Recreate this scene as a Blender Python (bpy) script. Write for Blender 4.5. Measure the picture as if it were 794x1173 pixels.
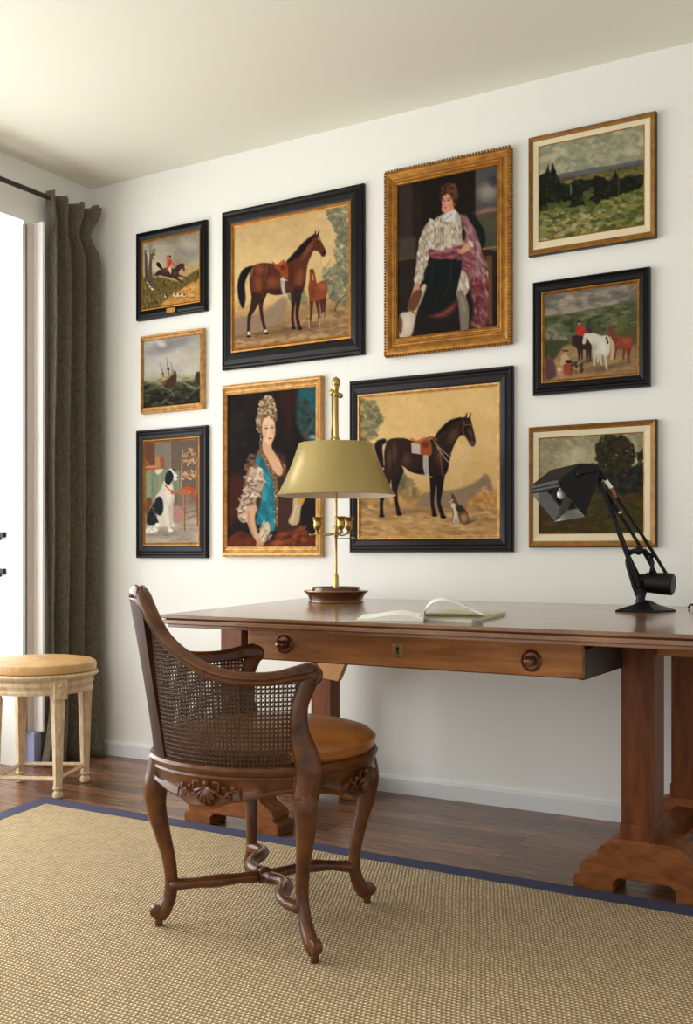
import bpy, bmesh, math, random
import numpy as np
from mathutils import Vector, Matrix
for o in list(bpy.data.objects): bpy.data.objects.remove(o)
S = bpy.context.scene
COL = S.collection
PI = math.pi
# ------------------------------------------------------------ camera, sky, lights, exposure
FPX, EYE, DIST, CX, HY = 1188.0, 0.94, 3.65, 397.0, 636.5
TH = math.atan(703/1188)
FW = (-math.sin(TH), math.cos(TH)); RT = (math.cos(TH), math.sin(TH))
cam = bpy.data.objects.new('camera', bpy.data.cameras.new('camera')); COL.objects.link(cam)
cam.location = (0, -DIST, EYE); cam.rotation_euler = (PI/2, 0, TH)
cam.data.sensor_fit = 'VERTICAL'; cam.data.sensor_height = 36; cam.data.sensor_width = 36*794/1173
cam.data.lens = 36*FPX/1173; cam.data.shift_y = (HY-586.5)/1173
cam.data.clip_start = .05
S.camera = cam
w = bpy.data.worlds.new('sky'); S.world = w; w.use_nodes = True
bgn = w.node_tree.nodes['Background']; bgn.inputs[0].default_value = (1.0, .995, .985, 1); bgn.inputs[1].default_value = .72
def area(name, loc, rot, sx, sy, power, col=(1, 1, 1)):
    l = bpy.data.lights.new(name, 'AREA'); l.shape = 'RECTANGLE'; l.size = sx; l.size_y = sy; l.energy = power; l.color = col
    o = bpy.data.objects.new(name, l); o.location = loc; o.rotation_euler = rot; COL.objects.link(o); return o
area('window_daylight', (-4.05, -2.1, 1.42), (0, -PI/2, 0), 2.3, 3.7, 160, (1, .995, .98))
area('rear_fill_light', (-1.6, -5.3, 1.6), (PI/2, 0, 0), 3.0, 2.0, 20, (1, .99, .97))  # added fill lamp behind the camera, evens out the back wall and left corner
S.view_settings.view_transform = 'Standard'; S.view_settings.look = 'None'
S.view_settings.gamma = 1; S.view_settings.use_curve_mapping = False
S.view_settings.exposure = 0.0

def on_y(px, py, y):                     # photograph point -> point of the plane y
    t = (px-CX)/FPX; d = (y+DIST)/(FW[1]+t*RT[1])
    return (d*(FW[0]+t*RT[0]), y, EYE-(py-HY)/FPX*d)
def on_x(px, py, x):
    t = (px-CX)/FPX; d = x/(FW[0]+t*RT[0])
    return (x, -DIST+d*(FW[1]+t*RT[1]), EYE-(py-HY)/FPX*d)
def on_z(px, py, z):
    d = (EYE-z)*FPX/(py-HY); l = d*(px-CX)/FPX
    return (d*FW[0]+l*RT[0], -DIST+d*FW[1]+l*RT[1], z)

# ------------------------------------------------------------ materials
def lin(c):
    return tuple(((v/255)/12.92 if v/255 <= .04045 else ((v/255+.055)/1.055)**2.4) for v in c)
def mat(name, c, rough=.5, metal=0., bump=0., bscale=60., var=0., vscale=8., stretch=(1, 1, 1), c2=None, coat=0., spec=.5, sheen=0.):
    m = bpy.data.materials.new(name); m.use_nodes = True
    nt = m.node_tree; b = nt.nodes['Principled BSDF']
    c = lin(c); b.inputs['Base Color'].default_value = (*c, 1)
    b.inputs['Roughness'].default_value = rough; b.inputs['Metallic'].default_value = metal
    b.inputs['Coat Weight'].default_value = coat; b.inputs['Coat Roughness'].default_value = .12
    b.inputs['Specular IOR Level'].default_value = spec; b.inputs['Sheen Weight'].default_value = sheen
    tc = nt.nodes.new('ShaderNodeTexCoord'); mp = nt.nodes.new('ShaderNodeMapping'); mp.inputs['Scale'].default_value = stretch
    nt.links.new(tc.outputs['Object'], mp.inputs['Vector'])
    if var or c2:
        n = nt.nodes.new('ShaderNodeTexNoise'); n.inputs['Scale'].default_value = vscale; n.inputs['Detail'].default_value = 6; n.inputs['Roughness'].default_value = .65
        nt.links.new(mp.outputs[0], n.inputs['Vector'])
        r = nt.nodes.new('ShaderNodeValToRGB'); r.color_ramp.elements[0].position = .32; r.color_ramp.elements[1].position = .68
        d = lin(c2) if c2 else tuple(x*(1-var) for x in c)
        r.color_ramp.elements[0].color = (*d, 1); r.color_ramp.elements[1].color = (*c, 1)
        nt.links.new(n.outputs['Fac'], r.inputs[0]); nt.links.new(r.outputs[0], b.inputs['Base Color'])
    if bump:
        n2 = nt.nodes.new('ShaderNodeTexNoise'); n2.inputs['Scale'].default_value = bscale; n2.inputs['Detail'].default_value = 4
        nt.links.new(mp.outputs[0], n2.inputs['Vector'])
        bp = nt.nodes.new('ShaderNodeBump'); bp.inputs['Strength'].default_value = bump; bp.inputs['Distance'].default_value = .004
        nt.links.new(n2.outputs['Fac'], bp.inputs['Height']); nt.links.new(bp.outputs[0], b.inputs['Normal'])
    return m
M = {}
M['wall'] = mat('wall paint', (236, 237, 231), .75, bump=.05, bscale=90)
M['ceil'] = mat('ceiling paint', (234, 233, 219), .8)
M['white'] = mat('white gloss paint', (240, 240, 238), .35)
M['board'] = mat('baseboard paint', (228, 230, 230), .4)
M['pinkish'] = mat('pinkish grey paint', (214, 200, 192), .5)
M['greytrim'] = mat('grey weather strip', (120, 120, 108), .5)
M['plinth'] = mat('blue grey plinth', (150, 155, 190), .5)
M['black'] = mat('black lacquer', (7, 7, 11), .34, spec=.22, var=.4, vscale=20)
M['blackbrown'] = mat('ebonised wood', (15, 10, 15), .36, spec=.25, var=.4, vscale=20)
M['gold'] = mat('old gilding', (178, 124, 44), .38, .55, bump=.25, bscale=120, c2=(128, 80, 26), vscale=30)
M['gold2'] = mat('pale gilding', (222, 178, 110), .42, .4, bump=.3, bscale=90, c2=(170, 120, 62), vscale=40)
M['ochre'] = mat('ochre gilt frame', (158, 110, 36), .45, .35, c2=(120, 78, 22), vscale=35, bump=.15)
M['darkedge'] = mat('dark frame edge', (48, 38, 24), .5, var=.4, vscale=30)
M['liner'] = mat('cream linen liner', (222, 210, 176), .85, bump=.2, bscale=300)
M['wood'] = mat('oak table wood', (192, 130, 68), .45, bump=.12, bscale=30, c2=(148, 92, 42), vscale=5, stretch=(1.2, 9, 9), coat=.1, spec=.3)
M['woodv'] = mat('oak post wood', (126, 68, 26), .45, bump=.1, bscale=30, c2=(86, 43, 13), vscale=5, stretch=(9, 9, 1.2), coat=.05, spec=.3)
M['woodfoot'] = mat('oak foot wood', (150, 92, 46), .5, bump=.12, bscale=40, c2=(104, 58, 24), vscale=7, stretch=(2, 6, 6), spec=.25)
M['woodtop'] = mat('table top wood', (150, 104, 66), .3, bump=.06, bscale=22, c2=(100, 62, 34), vscale=4, stretch=(1.2, 14, 6), coat=.75)
M['wooddark'] = mat('dark moulding wood', (52, 38, 34), .4, var=.4, vscale=12)
M['corbel'] = mat('honey wood', (198, 140, 72), .45, var=.2, vscale=9)
M['chair'] = mat('walnut chair wood', (116, 66, 28), .34, bump=.12, bscale=40, c2=(58, 31, 11), vscale=14, coat=.3, spec=.35)
M['chairdark'] = mat('dark chair back wood', (66, 36, 18), .6, var=.4, vscale=10, spec=.15)
M['cane'] = mat('woven cane', (84, 58, 36), .5, var=.45, vscale=50)
M['leather'] = mat('tan leather', (182, 116, 52), .34, bump=.12, bscale=70, c2=(144, 86, 34), vscale=7, coat=.2)
M['leather2'] = mat('pale tan leather', (218, 180, 126), .42, bump=.15, bscale=60, c2=(192, 142, 82), vscale=12)
M['cream'] = mat('distressed cream paint', (228, 208, 174), .6, bump=.3, bscale=50, c2=(190, 164, 126), vscale=18, stretch=(3, 3, 1))
M['curtain'] = mat('grey brown linen', (122, 114, 94), .95, bump=.6, bscale=380, c2=(78, 72, 58), vscale=160, stretch=(1, 1, .35), sheen=.2)
M['rod'] = mat('dark curtain rod', (58, 52, 46), .4, .5)
M['brass'] = mat('brass', (190, 160, 96), .25, .95, var=.3, vscale=30)
M['shade'] = mat('olive gold lamp shade', (178, 158, 98), .36, .3, coat=.2)
M['shadein'] = mat('pale shade lining', (226, 214, 196), .6)
M['lampbase'] = mat('brown lacquer lamp base', (84, 44, 24), .22, coat=.7)
M['steel'] = mat('worn dark steel', (34, 34, 36), .42, .6, var=.4, vscale=40)
M['paint_black'] = mat('black lamp enamel', (8, 7, 7), .42, 0, spec=.3)
M['chrome'] = mat('bright metal', (190, 190, 190), .2, 1)
M['paper'] = mat('paper', (250, 249, 244), .7)
M['cover'] = mat('pale green cover', (196, 194, 160), .6)
M['bulb'] = mat('bulb glass', (220, 220, 216), .12, coat=.6)
M['copper'] = mat('copper band', (150, 84, 62), .35, .5)
M['knob'] = mat('dark bronze knob', (136, 82, 56), .3, .5, var=.4, vscale=30, coat=.4)

def nodes(name):
    m = bpy.data.materials.new(name); m.use_nodes = True; nt = m.node_tree
    return m, nt, nt.nodes['Principled BSDF'], nt.nodes.new, nt.links.new
# oak plank floor
m, nt, b, N, L = nodes('dark plank floor'); M['floor'] = m
tc = N('ShaderNodeTexCoord'); br = N('ShaderNodeTexBrick'); L(tc.outputs['Object'], br.inputs['Vector'])
br.offset = .37; br.inputs['Scale'].default_value = 1; br.inputs['Brick Width'].default_value = .62; br.inputs['Row Height'].default_value = .092
br.inputs['Mortar Size'].default_value = .0016; br.inputs['Color1'].default_value = (*lin((150, 108, 80)), 1); br.inputs['Color2'].default_value = (*lin((106, 76, 58)), 1)
br.inputs['Mortar'].default_value = (*lin((40, 28, 22)), 1)
mp = N('ShaderNodeMapping'); mp.inputs['Scale'].default_value = (1.2, 14, 1); L(tc.outputs['Object'], mp.inputs['Vector'])
n = N('ShaderNodeTexNoise'); n.inputs['Scale'].default_value = 5; n.inputs['Detail'].default_value = 8; L(mp.outputs[0], n.inputs['Vector'])
r = N('ShaderNodeValToRGB'); r.color_ramp.elements[0].position = .3; r.color_ramp.elements[0].color = (.5, .5, .5, 1); r.color_ramp.elements[1].position = .7; r.color_ramp.elements[1].color = (1.25, 1.2, 1.15, 1)
L(n.outputs['Fac'], r.inputs[0])
mx = N('ShaderNodeMixRGB'); mx.blend_type = 'MULTIPLY'; mx.inputs[0].default_value = 1; L(br.outputs['Color'], mx.inputs[1]); L(r.outputs[0], mx.inputs[2]); L(mx.outputs[0], b.inputs['Base Color'])
b.inputs['Roughness'].default_value = .27
bp = N('ShaderNodeBump'); bp.inputs['Strength'].default_value = .25; bp.inputs['Distance'].default_value = .002
L(n.outputs['Fac'], bp.inputs['Height']); L(bp.outputs[0], b.inputs['Normal'])
# sisal rug
m, nt, b, N, L = nodes('woven sisal'); M['rug'] = m
tc = N('ShaderNodeTexCoord'); sp = N('ShaderNodeSeparateXYZ')
nz = N('ShaderNodeTexNoise'); nz.inputs['Scale'].default_value = 9; L(tc.outputs['Object'], nz.inputs['Vector'])
vm = N('ShaderNodeVectorMath'); vm.operation = 'MULTIPLY_ADD'; vm.inputs[1].default_value = (.012, .012, 0); L(nz.outputs['Color'], vm.inputs[0]); L(tc.outputs['Object'], vm.inputs[2]); L(vm.outputs[0], sp.inputs[0])
def mth(op, a, bb=None):
    x = N('ShaderNodeMath'); x.operation = op
    for i, v in enumerate((a, bb)):
        if v is None: continue
        if isinstance(v, (int, float)): x.inputs[i].default_value = v
        else: L(v, x.inputs[i])
    return x.outputs[0]
row = mth('MULTIPLY', sp.outputs['Y'], 2*PI/.0125)
fl = mth('FLOOR', mth('MULTIPLY', sp.outputs['Y'], 1/.0125))
colp = mth('ADD', mth('MULTIPLY', sp.outputs['X'], 2*PI/.011), mth('MULTIPLY', fl, PI))
h = mth('MULTIPLY', mth('ADD', mth('MULTIPLY', mth('SINE', colp), .5), .5), mth('ADD', mth('MULTIPLY', mth('SINE', row), .5), .5))
hr = N('ShaderNodeValToRGB'); hr.color_ramp.elements[0].position = .0; hr.color_ramp.elements[0].color = (*lin((146, 120, 80)), 1)
hr.color_ramp.elements[1].position = .55; hr.color_ramp.elements[1].color = (*lin((248, 230, 192)), 1); L(h, hr.inputs[0])
n3 = N('ShaderNodeTexNoise'); n3.inputs['Scale'].default_value = 40; n3.inputs['Detail'].default_value = 3; L(tc.outputs['Object'], n3.inputs['Vector'])
r3 = N('ShaderNodeValToRGB'); r3.color_ramp.elements[0].position = .3; r3.color_ramp.elements[0].color = (.82, .8, .76, 1); r3.color_ramp.elements[1].position = .7; r3.color_ramp.elements[1].color = (1.08, 1.06, 1.04, 1); L(n3.outputs['Fac'], r3.inputs[0])
mx = N('ShaderNodeMixRGB'); mx.blend_type = 'MULTIPLY'; mx.inputs[0].default_value = 1; L(hr.outputs[0], mx.inputs[1]); L(r3.outputs[0], mx.inputs[2]); L(mx.outputs[0], b.inputs['Base Color'])
b.inputs['Roughness'].default_value = .9
bp = N('ShaderNodeBump'); bp.inputs['Strength'].default_value = .8; bp.inputs['Distance'].default_value = .004; L(h, bp.inputs['Height']); L(bp.outputs[0], b.inputs['Normal'])
M['border'] = mat('navy cotton border', (70, 74, 104), .85, bump=.4, bscale=500, var=.25, vscale=200)
# window pane
m, nt, b, N, L = nodes('window glass'); M['pane'] = m
tr = N('ShaderNodeBsdfTransparent'); gl = N('ShaderNodeBsdfGlossy'); gl.inputs['Roughness'].default_value = .02
ms = N('ShaderNodeMixShader'); ms.inputs[0].default_value = .08; L(tr.outputs[0], ms.inputs[1]); L(gl.outputs[0], ms.inputs[2]); L(ms.outputs[0], nt.nodes['Material Output'].inputs[0])
# smoked lamp glass
m, nt, b, N, L = nodes('smoky reflector glass'); M['smoke'] = m
tr = N('ShaderNodeBsdfTransparent'); tr.inputs[0].default_value = (.5, .5, .47, 1)
gl = N('ShaderNodeBsdfGlossy'); gl.inputs['Roughness'].default_value = .08; gl.inputs[0].default_value = (.8, .8, .78, 1)
ms = N('ShaderNodeMixShader'); ms.inputs[0].default_value = .12; L(tr.outputs[0], ms.inputs[1]); L(gl.outputs[0], ms.inputs[2]); L(ms.outputs[0], nt.nodes['Material Output'].inputs[0])
# painted canvas
m, nt, b, N, L = nodes('oil paint on canvas'); M['canvas'] = m
at = N('ShaderNodeAttribute'); at.attribute_name = 'paint'; L(at.outputs['Color'], b.inputs['Base Color']); b.inputs['Roughness'].default_value = .6
b.inputs['Specular IOR Level'].default_value = .08

# ------------------------------------------------------------ mesh helpers
def link(name, me, m, parent=None, smooth=False, bevel=0, sub=0, solid=0):
    o = bpy.data.objects.new(name, me); COL.objects.link(o)
    if m is not None and not len(me.materials): me.materials.append(m if not isinstance(m, str) else M[m])
    if parent: o.parent = parent
    if solid:
        k = o.modifiers.new('solid', 'SOLIDIFY'); k.thickness = solid; k.offset = 0
    if bevel:
        k = o.modifiers.new('bevel', 'BEVEL'); k.width = bevel; k.segments = 2; k.limit_method = 'ANGLE'
    if sub:
        k = o.modifiers.new('sub', 'SUBSURF'); k.levels = k.render_levels = sub
    if smooth:
        for p in me.polygons: p.use_smooth = True
        if smooth == 'auto':
            try: me.set_sharp_from_angle(angle=math.radians(38))
            except Exception: pass
    return o
class G:
    def __init__(s): s.v = []; s.f = []
    def add(s, v, f):
        n = len(s.v); s.v += [tuple(p) for p in v]; s.f += [tuple(i+n for i in q) for q in f]
    def box(s, x0, x1, y0, y1, z0, z1, mtx=None):
        v = [(x, y, z) for x in (x0, x1) for y in (y0, y1) for z in (z0, z1)]
        if mtx: v = [mtx @ Vector(p) for p in v]
        s.add(v, [(0, 1, 3, 2), (4, 6, 7, 5), (0, 4, 5, 1), (2, 3, 7, 6), (0, 2, 6, 4), (1, 5, 7, 3)])
    def tube(s, pts, r, n=10, cap=True, flat=1.0, up=(0, 0, 1)):
        pts = [Vector(p) for p in pts]; rs = r if isinstance(r, (list, tuple)) else [r]*len(pts)
        v = []
        for i, p in enumerate(pts):
            a = pts[max(i-1, 0)]; c = pts[min(i+1, len(pts)-1)]; d = (c-a).normalized()
            u = Vector(up)
            if abs(d.dot(u)) > .95: u = Vector((1, 0, 0))
            sx = d.cross(u).normalized(); sy = sx.cross(d).normalized()
            for k in range(n):
                t = 2*PI*k/n; v.append(p+sx*math.cos(t)*rs[i]+sy*math.sin(t)*rs[i]*flat)
        f = [(i*n+k, i*n+(k+1) % n, (i+1)*n+(k+1) % n, (i+1)*n+k) for i in range(len(pts)-1) for k in range(n)]
        if cap: f += [tuple(range(n-1, -1, -1)), tuple((len(pts)-1)*n+k for k in range(n))]
        s.add(v, f)
    def lathe(s, prof, c=(0, 0, 0), n=32, cap=True):
        v = [(c[0]+r*math.cos(2*PI*k/n), c[1]+r*math.sin(2*PI*k/n), c[2]+z) for r, z in prof for k in range(n)]
        f = [(i*n+k, i*n+(k+1) % n, (i+1)*n+(k+1) % n, (i+1)*n+k) for i in range(len(prof)-1) for k in range(n)]
        if cap: f += [tuple(range(n-1, -1, -1)), tuple((len(prof)-1)*n+k for k in range(n))]
        s.add(v, f)
    def prism(s, pts, axis, a, b):          # polygon extruded along axis
        def mk(p, t):
            q = list(p); q.insert(axis, t); return tuple(q)
        n = len(pts); v = [mk(p, a) for p in pts]+[mk(p, b) for p in pts]
        s.add(v, [tuple(range(n)), tuple(range(2*n-1, n-1, -1))]+[(i, i+n, (i+1) % n+n, (i+1) % n) for i in range(n)])
    def ball(s, c, r, n=14, sc=(1, 1, 1)):
        prof = [(max(r*math.sin(PI*i/n), 1e-4), -r*math.cos(PI*i/n)) for i in range(n+1)]
        v = []; k0 = len(s.v); s.lathe(prof, (0, 0, 0), n*2)
        s.v[k0:] = [(c[0]+x*sc[0], c[1]+y*sc[1], c[2]+z*sc[2]) for x, y, z in s.v[k0:]]
    def grid(s, fn, nu, nv, closed=False):
        v = [fn(i, j) for i in range(nu) for j in range(nv)]
        f = [(i*nv+j, ((i+1) % nu)*nv+j, ((i+1) % nu)*nv+j+1, i*nv+j+1) for i in range(nu if closed else nu-1) for j in range(nv-1)]
        s.add(v, f)
    def xf(s, mtx): s.v = [tuple(mtx @ Vector(p)) for p in s.v]; return s
    def mesh(s, name):
        me = bpy.data.meshes.new(name); me.from_pydata(s.v, [], s.f); 
        bm = bmesh.new(); bm.from_mesh(me); bmesh.ops.recalc_face_normals(bm, faces=bm.faces); bm.to_mesh(me); bm.free(); return me
    def out(s, name, m, parent=None, **k): return link(name, s.mesh(name), m, parent, **k)
def catm(pts, n=6, closed=False):
    P = [tuple(p) for p in pts]; out = []; L_ = len(P)
    for i in range(L_ if closed else L_-1):
        g = lambda k: P[k % L_] if closed else P[min(max(k, 0), L_-1)]
        a, b_, c, d = g(i-1), g(i), g(i+1), g(i+2)
        for k in range(n):
            t = k/n; out.append(tuple(.5*(2*b_[q]+(c[q]-a[q])*t+(2*a[q]-5*b_[q]+4*c[q]-d[q])*t*t+(3*b_[q]-a[q]-3*c[q]+d[q])*t**3) for q in range(len(b_))))
    if not closed: out.append(P[-1])
    return out
def empty(name, loc, rz, label, cat, group=None):
    o = bpy.data.objects.new(name, None); COL.objects.link(o); o.location = loc; o.rotation_euler = (0, 0, rz)
    o.empty_display_size = .05
    tag(o, label, cat, group); return o
def tag(o, label, cat, group=None):
    o['label'] = label; o['category'] = cat
    if group: o['group'] = group
    return o
def struct(o, label=None):
    o['kind'] = 'structure'
    if label: o['label'] = label
    return o
# ------------------------------------------------------------ the room
LX = -3.583; CZ = 2.694; OZ = 2.43      # left wall, ceiling, head of the window opening
g = G(); g.box(-4.6, 2.6, -5.2, .15, -.08, 0); struct(g.out('floor', 'floor'), 'dark reddish brown plank floor')
g = G(); g.box(LX, 2.6, -5.2, .15, CZ, CZ+.08); g.box(-4.2, LX, -5.2, .15, CZ, CZ+.08); struct(g.out('ceiling', 'ceil'), 'plain off white ceiling')
g = G(); g.box(-4.2, 2.6, 0, .15, 0, CZ); struct(g.out('wall_back', 'wall'), 'off white wall behind the pictures')
g = G(); g.box(-3.97, LX, -.415, 0, 0, CZ); g.box(-3.97, LX, -5.2, -.415, OZ, CZ); g.box(-3.97, LX, -5.2, -3.95, 0, OZ)
struct(g.out('wall_left', 'wall'), 'off white window wall with its lintel')
g = G(); g.prism([(0, 0), (-.016, 0), (-.016, .056), (-.010, .066), (0, .066)], 0, LX, 2.6); struct(g.out('baseboard_back', 'board'), 'white baseboard under the picture wall')
# window recess: jamb strips, sill panel, frame, pane
def yL(px, x=LX): return on_x(px, HY, x)[1]
g = G(); g.box(LX, LX+.064, yL(37), yL(40), .155, OZ+.0); struct(g.out('trim_1', 'white', bevel=.003), 'white upright window casing beside the curtain')
g = G(); g.box(LX, LX+.010, yL(29.5), yL(37), .155, OZ-.01); struct(g.out('trim_2', 'pinkish'), 'pinkish inner strip of the window casing')
g = G(); g.box(LX-.002, LX+.016, yL(26), yL(28), .155, OZ-.02); struct(g.out('trim_3', 'greytrim'), 'grey outer strip of the window casing')
g = G(); g.box(LX, LX+.05, yL(30), yL(39), .0, .155); struct(g.out('trim_4', 'plinth', bevel=.004), 'blue grey block under the window casing')
g = G(); g.box(-3.99, -3.91, -3.95, -.415, 0, .24); struct(g.out('wall_sill', 'white'), 'low white panel under the window')
g = G(); g.prism([(-3.91, 0), (-3.895, 0), (-3.895, .05), (-3.91, .055)], 1, -3.95, -.417); struct(g.out('baseboard_left', 'board'), 'white baseboard under the window')
g = G()
for y0, y1 in ((-.47, -.417), (-.80, -.73), (-1.28, -1.21), (-2.25, -2.13), (-3.05, -2.95), (-3.95, -3.87)): g.box(-3.97, -3.92, y0, y1, .24, OZ)
g.box(-3.97, -3.92, -3.95, -.417, OZ-.06, OZ); g.box(-3.97, -3.92, -3.95, -.417, .24, .30)
wf = struct(g.out('window_1', 'white', bevel=.004), 'white casement window flooded with daylight')
g = G(); g.box(-3.949, -3.944, -3.93, -.43, .28, OZ-.03); g.out('pane', 'pane', wf)
for zc in (on_y(2, 613, -.43)[2], on_y(2, 655, -.43)[2]):
    hx = on_y(2, HY, -.43)[0]; g = G(); g.box(hx-.045, hx+.012, -.432, -.4155, zc-.010, zc+.014); g.tube([(hx-.03, -.440, zc-.016), (hx+.006, -.440, zc-.016)], .008, 8); g.out('latch', 'steel', wf, bevel=.002)
# curtain rod and curtain
a = on_x(0, 204.5, LX+.09); bq = on_x(52, 221, LX+.09)
g = G(); g.tube([(LX+.09, -3.6, a[2]), (LX+.09, -.345, a[2])], .011, 10)
rod = g.out('curtain_rod', 'rod', smooth='auto'); tag(rod, 'dark metal curtain rod running along above the window', 'curtain rod')
g = G()
for yy in (-3.3,):
    g = G(); g.box(LX, LX+.09, yy-.008, yy+.008, a[2]-.006, a[2]+.006); g.out('bracket', 'rod', rod)
def curt(i, j, NU=150, NV=70):
    u = i/(NU-1); v = j/(NV-1); z = .004+v*2.572
    z2 = z
    neck = math.exp(-((z-2.44)/.07)**2)
    head = 1/(1+math.exp(-(z-2.47)/.02))
    y0 = -.322+.012*neck-.012*head; y1 = -.022-.045*neck-.0*head
    if z < .5: y0 -= .07*(1-z/.5)**1.6
    yy = y0+(y1-y0)*u
    ph = u*2*PI*3.6+.6*math.sin(z*1.3)+.35*math.sin(u*9)
    amp = .036*(1-.55*neck)*(1-.35*head)
    x = LX+.052+amp*math.sin(ph)*.9+.008*math.sin(ph*2.1+z*2)+.011*math.sin(u*2*PI*7.5)*(head+.7*neck)
    x = max(x, LX+.008)
    yy += .012*math.cos(ph)+.003*math.sin(z*7+u*20)
    if u > .55: x += .048*((u-.55)/.45)*(1-.55*neck)
    if v > .999: z2 += .005*(1 if math.sin(u*31) > 0 else -1)
    x += (.02*(1-z/.5) if z < .5 else 0)
    return (x, yy, z2)
g = G(); g.grid(curt, 150, 70)
cu = g.out('curtain', 'curtain', smooth=True, solid=.005)
tag(cu, 'floor length dark grey brown linen curtain with a pinch pleated heading', 'curtain')

# ------------------------------------------------------------ rug
RZ = .012
rp = [on_z(55, 915, RZ)[:2], (1.2, -.835), (1.2, -4.6), (-2.05, -4.6)]
q0 = on_z(55, 915, 0)[:2]; q1 = on_z(0, 936, 0)[:2]
dx = (q1[0]-q0[0])/(q1[1]-q0[1])
rp = [(q0[0], -.806), (1.4, -.84), (1.4, -4.6), (q0[0]+dx*(-4.6-q0[1])*.8, -4.6)]
def inset(pl, d):
    out = []; n = len(pl)
    for i in range(n):
        p0, p1, p2 = Vector(pl[i-1]), Vector(pl[i]), Vector(pl[(i+1) % n])
        e1 = (p1-p0).normalized(); e2 = (p2-p1).normalized()
        n1 = Vector((e1.y, -e1.x)); n2 = Vector((e2.y, -e2.x)); bb = (n1+n2).normalized()
        out.append(tuple(p1+bb*d/max(bb.dot(n1), .3)))
    return out
ri = inset(rp, .072)
g = G(); g.prism(ri, 2, 0, RZ-.001)
rug = g.out('rug', 'rug'); tag(rug, 'large woven beige sisal rug edged in navy on the plank floor', 'rug')
g = G(); g.add([(*p, z) for z in (0, RZ) for p in rp]+[(*p, z) for z in (0, RZ) for p in ri],
  [(i, (i+1) % 4, 4+(i+1) % 4, 4+i) for i in range(4)]+[(4+i, 4+(i+1) % 4, 12+(i+1) % 4, 12+i) for i in range(4)]+[(8+i, 12+i, 12+(i+1) % 4, 8+(i+1) % 4) for i in range(4)])
bo = g.out('border', 'border', rug); bo['label'] = 'navy cloth border'

# ------------------------------------------------------------ table
TZ = .77
tb = empty('writing_table', (-1.4, -.6, 0), 0, 'long oak trestle writing table with one drawer standing against the picture wall', 'table')
TO = Matrix.Translation((1.4, .6, 0))
def tout(g, name, m, **k): g.xf(TO); return g.out(name, m, tb, **k)
FY = -1.350; BY = -.075
def top_slab(z0, z1, d):            # d = inset
    return [(-1.985+d, FY+d), (-.30-d, FY+d), (-.30-d, BY-d), (-2.285+d, BY-d)], z0, z1
g = G()
for d, z0, z1 in ((0, TZ-.010, TZ), (.010, TZ-.014, TZ-.010), (.002, TZ-.026, TZ-.014), (.014, TZ-.036, TZ-.026)):
    p, z0, z1 = top_slab(z0, z1, d); g.prism(p, 2, z0, z1)
tout(g, 'table_top', 'woodtop', bevel=.0025)
UZ = TZ-.036
# drawer under the top
DY = -1.15; dl = on_y(284, 740, DY)[0]; dr = on_y(667, 760, DY)[0]; dz = .636
g = G(); g.box(dl, dr, DY, DY+.022, dz, UZ-.002); tout(g, 'drawer_front', 'wood', bevel=.003)
df = [o for o in tb.children if o.name.startswith('drawer_front')][0]
g = G(); g.box(dr-.016, dr-.002, DY+.022, -.70, dz-.006, UZ-.028); g.box(dl+.002, dl+.016, DY+.022, -.70, dz-.006, UZ-.028); g.box(dl+.016, dr-.016, DY+.022, -.70, dz-.004, dz+.008); g.box(dl+.016, dr-.016, -.715, -.70, dz, UZ-.03)
tout(g, 'drawer_box', 'wooddark')
for px in (325.5, 609):
    g = G(); x, _, z = on_y(px, 738 if px < 400 else 757, DY)
    prof = [(.0001, 0), (.027, 0), (.028, .003), (.024, .007), (.021, .004), (.012, .004), (.008, .010), (.013, .018), (.014, .024), (.010, .029), (.004, .031), (.0001, .031)]
    g.lathe(prof, n=24, cap=False); g.xf(Matrix.Translation((x, DY, z)) @ Matrix.Rotation(PI/2, 4, 'X')); g.xf(TO); g.out('knob', 'knob', df, smooth='auto')
x, _, z = on_y(456, 745, DY)
g = G(); g.box(x-.014, x+.014, DY-.002, DY, z-.020, z+.020); g.xf(TO); kp = g.out('keyhole_plate', 'brass', df, bevel=.001)
g = G(); g.tube([(x, DY-.003, z+.005), (x, DY-.0005, z+.005)], .0045, 12); g.box(x-.002, x+.002, DY-.003, DY-.001, z-.010, z+.003); g.xf(TO); g.out('keyhole', 'paint_black', kp)
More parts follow.
